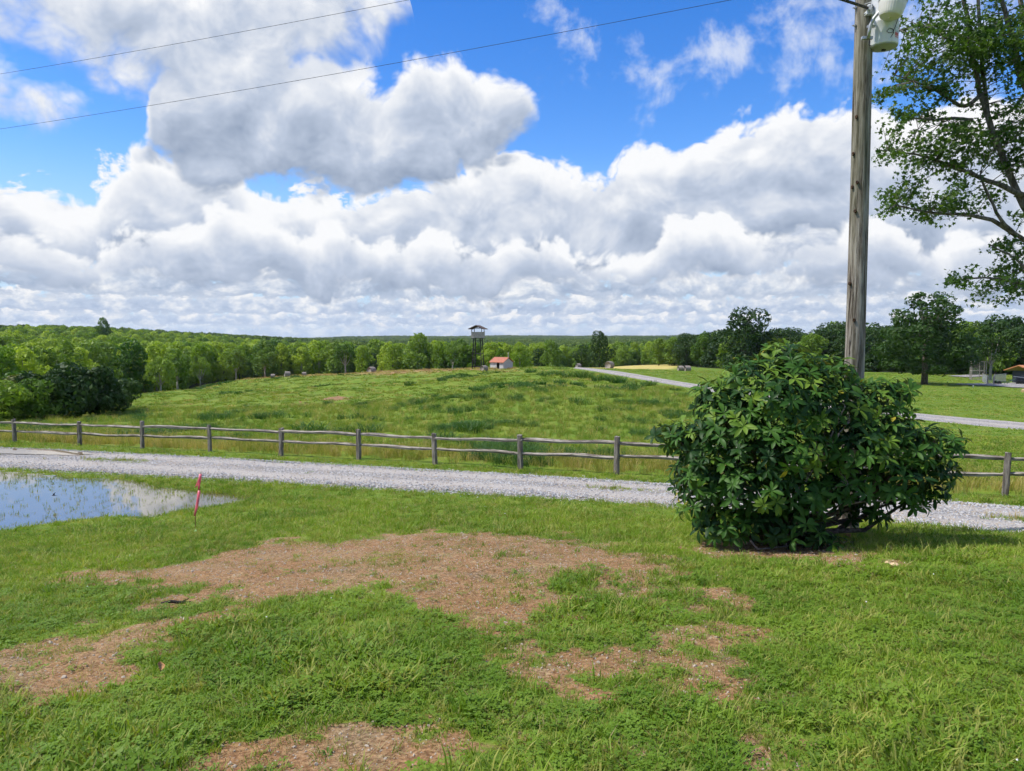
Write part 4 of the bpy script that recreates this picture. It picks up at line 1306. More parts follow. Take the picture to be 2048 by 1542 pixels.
def build_pen():
    D = 122.0
    p = atd(1959, D); z = ground(*p)
    root = empty('wire_pen', (p[0], p[1], z), math.radians(-22))
    tag(root, 'tall timber framed wire pen standing at the wood edge', 'wire pen')
    h = P3(1959, 722.5, D).z - z
    w, dp = 2.0, 1.6
    for x in (-w / 2, 0.05, w / 2):
        b = MB(); b.box((x, -dp / 2, h / 2), (.09, .09, h)); b.build('frame_post', M_CAGE, root)
    for x in (-w / 2, w / 2):
        b = MB(); b.box((x, dp / 2, h / 2), (.09, .09, h)); b.build('frame_post', M_CAGE, root)
    b = MB(); b.box((-w / 2, 0, h / 2), (.085, .085, h)); b.build('frame_post', M_CAGE, root)
    for zz in (0.08, h * .5, h - .05):
        b = MB(); b.box((0, -dp / 2 - .003, zz), (w + .09, .08, .10)); b.build('frame_rail', M_CAGE, root)
        b = MB(); b.box((-w / 2 - .003, 0, zz + .004), (.08, dp - .1, .10)); b.build('frame_rail', M_CAGE, root)
    b = MB(); b.box((0, dp / 2, h - .05), (w - .1, .08, .1)); b.build('frame_rail', M_CAGE, root)
    # netting: real thin wires
    b = MB()
    k = -w / 2
    while k < w / 2:
        b.box((k, -dp / 2, h / 2), (.012, .012, h - .1)); k += .13
    k = .1
    while k < h:
        b.box((0, -dp / 2, k), (w - .1, .012, .012)); b.box((-w / 2, 0, k), (.012, dp - .1, .012)); k += .15
    b.build('netting', M_CAGE, root)
build_pen()
def build_net_fence():
    D = 108.0
    pts = [atd(1969, 114), atd(1979, 106), atd(1991, 104.5), atd(1993, 112), atd(2016, 118)]
    z0 = ground(*pts[0])
    root = empty('netting_fence', (*pts[0], z0))
    tag(root, 'low wire netting fence with wooden posts beside the far yard', 'fence')
    for i in range(len(pts) - 1):
        a, b_ = Vector((*pts[i], ground(*pts[i]))), Vector((*pts[i + 1], ground(*pts[i + 1])))
        o = Vector((*pts[0], z0))
        bb = MB(); bb.box(a - o + Vector((0, 0, .65)), (.1, .1, 1.4)); bb.build('post', M_CAGE, root)
        bb = MB(); d = b_ - a; n = int(d.length / .16)
        for k in range(1, n):
            c = a.lerp(b_, k / n) - o; bb.box(c + Vector((0, 0, .62)), (.016, .016, 1.2))
        for hz in np.arange(.05, 1.3, .17):
            bb.tube([a - o + Vector((0, 0, hz)), b_ - o + Vector((0, 0, hz))], .010, 4)
        bb.build('netting', M_STEEL, root)
build_net_fence()
def build_yard_bits():
    p = at(1946.5, 775.5); o = empty('white_stub_post', p)
    tag(o, 'short white plastic stub post beside the narrow yard track', 'post')
    b = MB(); b.lathe([(.055, -.1), (.055, .26), (.06, .265), (.06, .30), (.03, .32)], 14); b.build('pipe', M_WHITEPLASTIC, o, True)
    b = MB(); b.box((0, 0, .28), (.16, .05, .05)); b.build('tee', M_WHITEPLASTIC, o)
    p = at(2020, 769); r = empty('farm_implement', p)
    tag(r, 'green painted farm implement parked in front of the barn', 'farm implement')
    b = MB(); b.box((-.9, 0, .35), (1.5, .12, .14)); b.box((-.9, .5, .35), (1.5, .12, .14)); b.build('frame_beam', M_GREENPAINT, r)
    for x in (-1.55, -1.1, -.65, -.25):
        b = MB(); b.tube([(x, .25, .4), (x - .08, .1, .1), (x + .05, .05, -.05)], .045, 6); b.build('tine', M_GREENPAINT, r)
    for y in (-.15, .65):
        b = MB(); b.tube([(-1.65, y - .06, .26), (-1.65, y + .06, .26)], .26, 18); b.build('wheel', M_BLACK, r)
    b = MB(); b.tube([(-.15, .25, .35), (.9, .25, .75)], .05, 6); b.build('drawbar', M_GREENPAINT, r)
    p = at(2036, 768.5); r = empty('trailer', (p.x, p.y, p.z))
    tag(r, 'dark flat trailer with a tilted rail parked against the barn', 'trailer')
    b = MB(); b.box((0.3, 0, .55), (2.4, 1.1, .12)); b.build('bed', M_DARKSIDING, r)
    for x in (-.35, .15, .65):
        b = MB(); b.tube([(x, -.62, .28), (x, -.45, .28)], .28, 18); b.build('wheel', M_BLACK, r)
    b = MB(); b.tube([(-1.0, -.5, 1.15), (2.0, -.5, .75)], .04, 6); b.build('tilted_rail', M_STEEL, r)
    b = MB(); b.box((0.2, .1, .85), (1.3, .7, .5)); b.build('load_box', M_DARKSIDING, r)
    p = at(2047, 784); r = empty('timber_beam', (p.x, p.y, p.z), 0.9)
    tag(r, 'pale cut timber beam lying on the grass by the yard', 'timber')
    b = MB(); b.box((0, 0, .16), (2.6, .3, .24), jitter=.02); b.build('beam', M_PALEWOOD, r)
build_yard_bits()

# ------------------------------------------------------------------ small things on the lawn
M_MUSH = flat_material('pale_mushroom_cap', (0.62, 0.45, 0.27), 0.7, 0.2, 0.2, 20)
M_STONE = flat_material('buff_stone', (0.45, 0.33, 0.22), 0.85, 0.2, 0.25, 20)
M_STICK = flat_material('charred_bark', (0.035, 0.030, 0.028), 0.9, 0.1, 0.4, 20)
M_DRYLEAF = flat_material('dry_leaf', (0.48, 0.26, 0.11), 0.7, 0.2, 0.2, 30)
def mushroom(px, py, r, label):
    p = at(px, py); o = empty('mushroom', p)
    tag(o, label, 'mushroom', 'pale mushrooms under the bush')
    b = MB(); b.lathe([(r * .3, -.03), (r * .26, .0), (r * .22, r * .7)], 10); b.build('stalk', M_MUSH, o, True)
    b = MB(); b.lathe([(r * .2, r * .68), (r * .95, r * .62), (r, r * .72), (r * .8, r * .98), (r * .4, r * 1.14), (r * .05, r * 1.17)], 16); b.build('cap', M_MUSH, o, True)
mushroom(1777, 1132, .042, 'pale round mushroom on bare soil under the bush, the one nearer the pole')
mushroom(1789, 1137, .048, 'pale flat mushroom on bare soil under the bush, the one further from the pole')
def stick(px, py, L, rz, label):
    p = at(px, py); b = MB()
    pts = [(-L / 2, 0, .012), (-L / 6, .015, .022), (L / 5, -.01, .018), (L / 2, .012, .015)]
    b.tube(pts, [.010, .016, .015, .008], 7); b.tube([(L / 6, 0, .02), (L / 6 + .05, .06, .035)], [.008, .004], 5)
    o = b.build('stick', M_STICK, None, True); o.location = p; o.rotation_euler = (0, 0, rz)
    tag(o, label, 'stick')
stick(353, 1209, .30, .05, 'short charred stick lying on the edge of the bare soil')
def dry_leaf(px, py, s, label):
    p = at(px, py); vs, fs = [], []
    prof = [(0, .02), (.25, .3), (.55, .42), (.8, .25), (1, .02)]
    for k, (t, w) in enumerate(prof):
        vs += [(t * s, -w * s, .03 + .25 * w * s), (t * s, 0, .015 + .06 * math.sin(3 * t) * s), (t * s, w * s, .03 + .35 * w * s)]
    for k in range(4):
        fs += [[3 * k, 3 * k + 3, 3 * k + 4, 3 * k + 1], [3 * k + 1, 3 * k + 4, 3 * k + 5, 3 * k + 2]]
    o = obj('dry_leaf', mesh_py('dry_leaf', vs, fs, [M_DRYLEAF], True)); o.location = p + Vector((0, 0, .05)); o.rotation_euler = (.5, -.6, random.uniform(0, 6))
    tag(o, label, 'leaf')
dry_leaf(318, 1362, .07, 'curled tan dry leaf lying in the grass below the bare soil')
dry_leaf(1700, 1085, .09, 'orange brown dry leaf lying near the foot of the pole')

def build_swallow():
    """one continuous body: spindle trunk, swept wings, forked tail"""
    p = P3(108, 991, 17.5)
    p.z = max(p.z, POND_Z + .06)
    k = .055
    vs = [(0, 1.0, .0), (.18, .5, .1), (-.18, .5, .1), (0, .5, -.15), (.16, -.3, .1), (-.16, -.3, .1), (0, -.3, -.1), (.06, -.9, .05), (-.06, -.9, .05), (.25, -1.6, .02), (-.25, -1.6, .02), (0, -1.1, 0),
          (.9, .35, .55), (1.9, -.5, .95), (.8, -.1, .5), (-.9, .35, .55), (-1.9, -.5, .95), (-.8, -.1, .5)]
    fs = [[0, 2, 1], [0, 1, 3], [0, 3, 2], [1, 2, 5, 4], [1, 4, 6, 3], [2, 3, 6, 5], [4, 5, 8, 7], [4, 7, 11, 6], [5, 6, 11, 8], [7, 9, 11], [8, 11, 10], [7, 8, 11], [1, 12, 14, 4], [12, 13, 14], [2, 5, 17, 15], [15, 17, 16]]
    o = obj('bird', mesh_py('bird', [Vector(v) * k for v in vs], fs, [M_BLACK], False))
    o.location = p; o.rotation_euler = (.2, .5, 2.2)
    tag(o, 'small dark bird skimming low over the lawn puddle', 'bird')
build_swallow()

# ------------------------------------------------------------------ foliage
M_LEAF_BRIGHT = leaf_material('bright_broadleaf', (0.130, 0.240, 0.020), (0.360, 0.455, 0.050), 0.38, noise_scale=0.05, obj_var=0.95)
M_LEAF_MID = leaf_material('mid_broadleaf', (0.060, 0.140, 0.018), (0.220, 0.320, 0.040), 0.34, noise_scale=0.05, obj_var=0.9)
M_LEAF_DARK = leaf_material('dark_broadleaf', (0.018, 0.050, 0.011), (0.050, 0.100, 0.018), 0.25, noise_scale=0.06, obj_var=0.6)
M_LEAF_OLIVE = leaf_material('olive_willow', (0.075, 0.105, 0.016), (0.14, 0.155, 0.030), 0.30, noise_scale=0.1)
M_LEAF_FAR = leaf_material('distant_broadleaf', (0.055, 0.120, 0.020), (0.170, 0.240, 0.036), 0.25, noise_scale=0.008, obj_var=0.7)
M_BARK = wood_material('grey_bark', (0.075, 0.062, 0.050), (0.19, 0.165, 0.135), (5, 5, 1.0))
M_BARK_PALE = wood_material('pale_bark', (0.22, 0.20, 0.17), (0.42, 0.39, 0.34), (5, 5, 1.0))
M_BARK_DARK = wood_material('dark_bark', (0.03, 0.025, 0.02), (0.085, 0.07, 0.055), (5, 5, 1.0))

def cards(rng, lobes, n, size, up=0.15, hollow=0.72, keep=0.62):
    """leaf sprays spread over the outer part of overlapping lobes; returns (N,4,3)"""
    C = np.array([l[0] for l in lobes], float); R = np.array([l[1] for l in lobes], float)
    w = (R.prod(1)) ** (2 / 3); w /= w.sum()
    idx = rng.choice(len(lobes), n * 2, p=w)
    d = rng.normal(size=(n * 2, 3)); d[:, 2] += up; d /= np.linalg.norm(d, axis=1)[:, None]
    rad = hollow + (1.06 - hollow) * rng.rand(n * 2) ** 0.6
    p = C[idx] + d * R[idx] * rad[:, None]
    # drop what would sit deep inside another lobe
    inside = np.zeros(len(p), bool)
    for c, r in zip(C, R):
        inside |= (((p - c) / r) ** 2).sum(1) < keep ** 2
    p, d = p[~inside], d[~inside]
    p, d = p[:n], d[:n]
    m = len(p)
    nr = d + rng.normal(size=(m, 3)) * 0.55; nr /= np.linalg.norm(nr, axis=1)[:, None]
    t = np.cross(nr, rng.normal(size=(m, 3))); t /= np.linalg.norm(t, axis=1)[:, None]
    b = np.cross(nr, t)
    s = size * (0.55 + 0.9 * rng.rand(m))[:, None]
    k = rng.uniform(0.35, 0.8, (m, 1)); bend = nr * s * rng.uniform(-.35, .1, (m, 1))
    return np.stack([p - t * s, p - b * s * k + bend * .2, p + t * s + bend, p + b * s * k * rng.uniform(.5, 1, (m, 1)) + bend * .2], 1)

def card_mesh(name, Q, mat):
    n = len(Q)
    return mesh_np(name, Q.reshape(-1, 3), np.arange(n * 4).reshape(n, 4), [mat], False)

def trunk_mesh(name, rng, h, r, lobes, mat, limbs=7, lean=0.3):
    b = MB()
    pts = [Vector((0, 0, -0.5))]
    x = y = 0.0
    for k in range(1, 7):
        t = k / 6
        x += rng.uniform(-lean, lean) * h * 0.03; y += rng.uniform(-lean, lean) * h * 0.03
        pts.append(Vector((x, y, h * t)))
    b.tube(pts, [r * 1.35, r * 1.05, r * 0.9, r * .72, r * .5, r * .3, r * .1], 9)
    for k in range(limbs):
        c, rr = lobes[k % len(lobes)]
        t = rng.uniform(.28, .7)
        a = pts[0].lerp(pts[-1], t); a = Vector((a.x, a.y, h * t))
        e = Vector(c)
        mid = a.lerp(e, .5) + Vector((0, 0, -0.04 * h))
        b.tube([a, mid, e], [r * .42, r * .26, r * .07], 6, cap=False)
    return mesh_py(name, b.v, b.f, [mat], True)

def make_tree_kind(seed, h, w, shape, n, size, leaf, bark, crown0=0.18):
    rng = np.random.RandomState(seed)
    lobes = []
    if shape == 'cone':
        for k in range(16):
            t = k / 15
            z = h * (crown0 + (0.98 - crown0) * t); rad = w / 2 * (1 - t) ** 0.9 + .15
            for j in range(max(1, int(4 * (1 - t)) + 1)):
                a = rng.uniform(0, 6.28)
                lobes.append(((math.cos(a) * rad * .5, math.sin(a) * rad * .5, z), (rad * .62, rad * .62, h * .055)))
    else:
        K = 30 if shape == 'round' else 28
        for k in range(K):
            t = (k + rng.rand()) / K
            z = h * (crown0 + (0.93 - crown0) * t)
            if shape == 'oval':
                env = math.sin(math.pi * min(1, (t * .92 + .10))) ** 0.65
            else:
                env = math.sin(math.pi * min(1, (t * .80 + .16))) ** 0.55
            a = k * 2.4 + rng.uniform(-.5, .5)
            rr = w / 2 * env * rng.uniform(.30, .92)
            s = w * (rng.uniform(.085, .16) if rng.rand() < .6 else rng.uniform(.16, .23))
            lobes.append(((math.cos(a) * rr, math.sin(a) * rr, z), (s, s, s * rng.uniform(.6, .95))))
        lobes.append(((0, 0, h * (crown0 + .42 * (1 - crown0))), (w * .26, w * .26, h * .28)))
        for _ in range(3):
            lobes.append(((rng.uniform(-.14, .14) * w, rng.uniform(-.14, .14) * w, h * rng.uniform(.86, .95)), (w * .08, w * .08, h * .055)))
    Q = cards(rng, lobes, n, size)
    return (card_mesh('crown_foliage', Q, leaf), trunk_mesh('trunk_wood', rng, h * .86, max(.1, h * .016), lobes, bark))

KINDS = {}
KINDS['oval'] = [make_tree_kind(20 + k, 14, 8.0 + k * .9, 'oval', 3000, .38, M_LEAF_BRIGHT, M_BARK_PALE if k % 2 else M_BARK, .10) for k in range(4)]
KINDS['mid'] = [make_tree_kind(40 + k, 13, 10 + k * .8, 'round', 3000, .40, M_LEAF_MID, M_BARK, .12) for k in range(3)]
KINDS['dark'] = [make_tree_kind(60 + k, 11, 9 + k * .8, 'round', 3000, .34, M_LEAF_DARK, M_BARK_DARK, .06) for k in range(3)]
KINDS['cedar'] = [make_tree_kind(80 + k, 10, 4.6 + k, 'cone', 2200, .30, M_LEAF_DARK, M_BARK_DARK, .04) for k in range(2)]

def place_tree(name, kind, k, x, y, scale, rz, label, group=None, zoff=0.0, squash=1.0, cat='tree'):
    crown, trunk = KINDS[kind][k % len(KINDS[kind])]
    root = empty(name, (x, y, ground(x, y) + zoff), rz)
    root.scale = (scale * squash, scale * squash, scale)
    tag(root, label, cat, group)
    obj('trunk', trunk, root); obj('crown', crown, root)
    return root

# trees one can name in the picture ------------------------------------------------
def tree_at(name, kind, k, px, base_py, top_py, d, label, squash=1.0, h0=None):
    x, y = atd(px, d)
    zg = ground(x, y)
    top = P3(px, top_py, d).z
    h = {'oval': 14, 'mid': 13, 'dark': 11, 'cedar': 10}[kind] if h0 is None else h0
    return place_tree(name, kind, k, x, y, (top - zg) / h, k * 1.3 + px, label, squash=squash)

rng = np.random.RandomState(77)
def oak_kind():
    """broad lone tree: narrow irregular head over wide lower tiers"""
    r = np.random.RandomState(5)
    lobes = []
    tiers = [(11.9, 1.5, 4, .85), (11.0, 2.6, 6, 1.1), (9.6, 3.1, 7, 1.25), (8.2, 3.6, 8, 1.35), (6.6, 4.2, 9, 1.45), (5.0, 4.5, 10, 1.45), (3.6, 4.5, 11, 1.25), (2.6, 4.0, 10, 1.0), (2.0, 3.0, 8, .7)]
    for z, R, n, s in tiers:
        for k in range(n):
            a = 6.28 * k / n + r.uniform(-.4, .4); q = R * r.uniform(.55, 1.05)
            sz = s * r.uniform(.7, 1.1)
            lobes.append(((math.cos(a) * q, math.sin(a) * q, z + r.uniform(-.5, .5)), (sz, sz, sz * .72)))
    lobes.append(((0, 0, 6), (2.2, 2.2, 3.6)))
    Q = cards(r, lobes, 9000, .22, hollow=.66)
    return card_mesh('crown_foliage', Q, M_LEAF_DARKMID), trunk_mesh('trunk_wood', r, 11, .30, lobes, M_BARK, 16, .25)
M_LEAF_DARKMID = leaf_material('oak_leaf', (0.018, 0.050, 0.010), (0.050, 0.105, 0.018), 0.28, noise_scale=0.5)
KINDS['oak'] = [oak_kind()]
_x, _y = atd(1852, 104)
_r = place_tree('lone_tree', 'oak', 0, _x, _y, (P3(1852, 580, 104).z - ground(_x, _y)) / 12.9, 0.4, 'broad dark green lone tree with stout trunk on the far lawn', squash=1.22)
tree_at('round_tree', 'dark', 2, 1490, 740, 622, 172, 'tall dark round-headed tree rising above the wood edge behind the bush', .95)
tree_at('road_end_tree', 'dark', 1, 1163, 736, 690, 190, 'small dark tree, lower one of a pair where the upper drive ends', .8)
tree_at('road_end_tree', 'dark', 2, 1200, 736, 666, 196, 'taller tree of a pair where the upper drive ends', .75)
tree_at('hilltop_tree', 'mid', 0, 1102, 736, 679, 188, 'mid green tree standing alone between the shed and the drive end', .72)
tree_at('hilltop_tree', 'oval', 1, 1040, 732, 692, 182, 'yellowish bushy tree directly behind the white shed', 1.15)
tree_at('hilltop_tree', 'oval', 2, 985, 732, 684, 200, 'bright tree just to the side of the tower, behind its hay bale', 1.0)
tree_at('hilltop_tree', 'mid', 2, 838, 736, 667, 208, 'tallest darker tree on the brow between the far bales and the tower', .85)
tree_at('hilltop_tree', 'oval', 3, 876, 736, 682, 206, 'bright green tree beside the tallest one on the brow', .85)
tree_at('hilltop_tree', 'oval', 0, 935, 734, 690, 204, 'light green bushy tree behind the legs of the tower', 1.25)
tree_at('emergent_tree', 'mid', 1, 208, 700, 640, 430, 'single tall tree poking above the skyline of the wood', .68)
tree_at('field_tree', 'mid', 0, 1318, 738, 676, 232, 'tree with visible trunk standing at the end of the yellow field', .9)
def forked_kind(leaf):
    r = np.random.RandomState(9)
    lobes = [((r.uniform(-2.6, 2.6), r.uniform(-2, 2), r.uniform(3.6, 9)), (r.uniform(.7, 1.2),) * 3) for _ in range(22)]
    Q = cards(r, lobes, 3400, .20, hollow=.5, keep=.3)
    b = MB()
    b.tube([(0, 0, -.4), (0, 0, 1.6), (.1, 0, 3.2)], [.24, .20, .16], 9)
    for e in ((-1.6, 0, 5.4), (.3, .2, 7.6), (1.7, .3, 5.6), (-.6, .5, 7.0), (1.0, -.4, 6.9)):
        b.tube([(0.05, 0, 2.0 + abs(e[0]) * .2), (e[0] * .5, e[1] * .5, e[2] * .62), e], [.13, .09, .03], 7)
    return card_mesh('crown_foliage', Q, leaf), mesh_py('trunk_wood', b.v, b.f, [M_BARK_PALE], True)
KINDS['forked'] = [forked_kind(M_LEAF_MID)]
KINDS['forked_dark'] = [forked_kind(M_LEAF_DARKMID)]
_x, _y = atd(1984, 121)
place_tree('forked_tree', 'forked_dark', 0, _x, _y, (P3(1984, 640, 121).z - ground(_x, _y)) / 9.8, 0, 'thin leaved tree with pale forked trunk beside the wire pen')

for i, (px, d, hh, lab) in enumerate(((318, 146, 8.5, 'thin pale forked tree at the lowest corner of the hill field wood'), (352, 160, 9.5, 'thin pale forked tree second up the edge of the hill field'), (398, 178, 8.0, 'short pale forked tree leaning out of the wood edge'),
                                       (470, 200, 10.0, 'tall pale forked tree below the far hay bales'), (528, 206, 8.5, 'pale forked tree right beside the smallest far hay bale'), (690, 200, 9.0, 'pale forked tree short of the lone grey bale'), (120, 118, 11.0, 'tall pale forked tree standing over the dark thicket'), (905, 190, 8.0, 'pale forked tree between the tall brow tree and the tower'))):
    _x, _y = atd(px, d)
    place_tree('forked_tree', 'forked', 0, _x, _y, hh / 9.8, i * 1.9, lab, 'pale forked trees along the wood edge')

# dark thicket in the hollow beyond the fence ---------------------------------------
def shrub_kind(seed, leaf, w, h, n=2600, size=.13):
    r = np.random.RandomState(seed)
    lobes = []
    for k in range(22):
        a = r.uniform(0, 6.28); q = w / 2 * math.sqrt(r.rand()) * .8
        z = h * r.uniform(.15, .86) * (1 - .35 * (q / (w / 2)) ** 2)
        s = w * r.uniform(.12, .2)
        lobes.append(((math.cos(a) * q, math.sin(a) * q, z), (s, s, s * .8)))
    Q = cards(r, lobes, n, size)
    b = MB()
    for k in range(7):
        c = lobes[k][0]
        b.tube([(r.uniform(-.15, .15), r.uniform(-.15, .15), -.2), (c[0] * .5, c[1] * .5, c[2] * .55), c], [.05, .035, .01], 6)
    return card_mesh('crown_foliage', Q, leaf), mesh_py('trunk_wood', b.v, b.f, [M_BARK_DARK], True)
KINDS['shrub_dark'] = [shrub_kind(101 + k, M_LEAF_DARK, 4.4, 3.4, 3600, .14) for k in range(3)]
KINDS['shrub_olive'] = [shrub_kind(121 + k, M_LEAF_OLIVE, 3.8, 3.4, 3000, .14) for k in range(2)]
KINDS['shrub_mid'] = [shrub_kind(141 + k, M_LEAF_MID, 4.2, 3.2, 3000, .14) for k in range(2)]
for i, (px, d, s, kd, lab) in enumerate((
    (228, 66, .80, 'shrub_dark', 'lowest dark shrub at the open end of the thicket beyond the fence'),
    (190, 62, 1.02, 'shrub_dark', 'dark dense shrub second from the open end of the thicket'),
    (146, 60, 1.12, 'shrub_dark', 'tallest dark shrub in the middle of the thicket beyond the fence'),
    (100, 59, 1.0, 'shrub_dark', 'dark shrub in the thicket, just behind the fence post by the rut puddle'),
    (66, 57, .92, 'shrub_mid', 'mid green shrub between the dark thicket and the olive willow'),
    (24, 60, .95, 'shrub_olive', 'olive yellow willow shrub at the near end of the thicket'),
    (-12, 54, .9, 'shrub_mid', 'leafy green shrub cut by the edge of the picture beyond the fence'),
    (50, 78, 1.35, 'shrub_olive', 'taller olive shrub standing behind the thicket'),
    (-10, 84, 1.6, 'shrub_mid', 'tall green shrub behind the thicket at the very edge of the picture'),
    (170, 78, 1.1, 'shrub_dark', 'dark shrub filling the back of the thicket'))):
    x, y = atd(px, d)
    place_tree('shrub', kd, i, x, y, s * 1.22, i * 1.7, lab, 'shrubs of the thicket in the hollow', cat='shrub')

# the woods: nearest trees one by one, the mass behind as one wood -------------------
def forest_points():
    rng = np.random.RandomState(4)
    pts = []
    X = np.arange(-380, 380, 6.9); Y = np.arange(50, 660, 6.9)
    G = np.stack(np.meshgrid(X, Y), -1).reshape(-1, 2) + rng.uniform(-3.2, 3.2, (len(X) * len(Y), 2))
    u = G[:, 0] / G[:, 1]
    G = G[(np.abs(u) < 0.86)]
    e = poly_dist(G, WOODS[0]) + fbm(G[:, 0] * .05, G[:, 1] * .05) * 22
    k = e > 0
    return G[k], e[k]
FP, FE = forest_points()
FU = FP[:, 0] / FP[:, 1]; FX = 1024 + FU * FPX
order = np.argsort(FE + 0.10 * np.abs(FP[:, 1] - 150) * 0 + np.where(np.abs(FU) > .70, 500, 0) + 0.06 * FP[:, 1])
PLACES = [
    (-900, 40, 'in the wood behind the olive willow', 'trees of the wood behind the thicket'),
    (40, 150, 'in the wood behind the dark thicket', 'trees of the wood behind the thicket'),
    (150, 250, 'in the wood past the thicket end', 'trees of the wood behind the thicket'),
    (250, 340, 'at the foot of the hill field', 'front rank of trees along the hill field'),
    (340, 430, 'in the wood partway up the hill field edge', 'front rank of trees along the hill field'),
    (430, 520, 'in the wood edge short of the far hay bales', 'front rank of trees along the hill field'),
    (520, 620, 'in the wood behind the three far hay bales', 'front rank of trees along the hill field'),
    (620, 710, 'in the wood past the far hay bales', 'front rank of trees along the hill field'),
    (710, 800, 'in the wood behind the lone grey hay bale', 'front rank of trees along the hill field'),
    (800, 930, 'in the valley wood short of the tower', 'valley wood trees behind the hilltop'),
    (930, 990, 'in the valley wood behind the lookout tower', 'valley wood trees behind the hilltop'),
    (990, 1085, 'in the valley wood behind the white shed', 'valley wood trees behind the hilltop'),
    (1085, 1220, 'closing the yellow field behind the drive end', 'trees closing the yellow field'),
    (1220, 1335, 'closing the yellow field behind the largest bale', 'trees closing the yellow field'),
    (1335, 1440, 'in the wood edge behind the two touching bales', 'dark wood edge behind the far lawn'),
    (1440, 1560, 'in the wood edge by the round-headed tree', 'dark wood edge behind the far lawn'),
    (1560, 1680, 'in the wood edge above the big bush', 'dark wood edge behind the far lawn'),
    (1680, 1790, 'in the wood edge beside the lone tree', 'dark wood edge behind the far lawn'),
    (1790, 1930, 'in the wood edge behind the lone tree', 'dark wood edge behind the far lawn'),
    (1930, 2000, 'in the wood edge behind the wire pen', 'dark wood edge behind the far lawn'),
    (2000, 4000, 'in the wood edge behind the barn', 'dark wood edge behind the far lawn'),
]
LOOKS = {'oval': 'bright green tree', 'mid': 'mid green round tree', 'dark': 'dark round tree', 'cedar': 'dark conical cedar'}
def kind_for(px, d, r, edge):
    if px > 1335:  # cloud shadow over this wood is put into its mostly dark leaf colours
        return ('cedar', .95) if r < .22 else (('dark', 1.0) if r < .8 else ('mid', .8))
    if px > 1085:
        return ('mid', .85) if r < .6 else ('oval', .78)
    if px < 130 and d < 170:
        return ('mid', .85) if r < .5 else ('oval', .8)
    return ('oval', .86) if r < .60 else (('mid', .86) if r < .90 else ('dark', .9))
CAP_FRONT = ([-300, 0, 250, 400, 560, 700, 800, 900, 1000, 1085, 1200, 1330, 1345, 1400, 1600, 1750, 1900, 2048, 2400], [680, 684, 690, 690, 686, 682, 684, 688, 690, 690, 698, 694, 680, 664, 655, 646, 640, 622, 610])
CAP_BACK = ([-300, 0, 250, 400, 600, 800, 1000, 1300, 1345, 1400, 1600, 1750, 1900, 2048, 2400], [640, 646, 654, 661, 668, 673, 675, 675, 670, 660, 650, 644, 640, 622, 610])
BASE_H = {'oval': 14, 'mid': 13, 'dark': 11, 'cedar': 10}
def fit_scale(kd, s, x, y, px, edge, r):
    f = min(1.0, max(0.0, (edge - 10) / 60))
    cap = np.interp(px, *CAP_FRONT) * (1 - f) + np.interp(px, *CAP_BACK) * f
    cap += (r - .35) * 20 * (1 - .5 * f)
    top = P3(px, cap, y).z - float(H0(x, y))
    return max(.35, min(s, top / BASE_H[kd]))
rest = []
rngf = np.random.RandomState(15)
count = {}
for rank, i in enumerate(order):
    x, y = FP[i]; px = FX[i]
    r, sc, q, rz = rngf.rand(), rngf.uniform(.78, 1.22), rngf.randint(0, 9), rngf.uniform(0, 6.28)
    kd, s = kind_for(px, y, r, FE[i])
    if px > 1335: sc *= 0.92
    s2 = fit_scale(kd, s * sc, x, y, px, FE[i], rngf.rand())
    if rank < 296:
        _, _, where, grp = [p for p in PLACES if p[0] <= px < p[1]][0]
        lab = ('tall ' if sc > 1.07 else 'small ' if sc < .9 else '') + LOOKS[kd] + (' with pale trunk' if kd == 'oval' and q % 4 in (1, 3) and len(where.split()) < 9 else '') + ' ' + where
        place_tree('broadleaf_tree' if kd != 'cedar' else 'cedar_tree', kd, q, x, y, s2, rz, lab, grp)
    else:
        rest.append((x, y, s2, rz, kd, q))

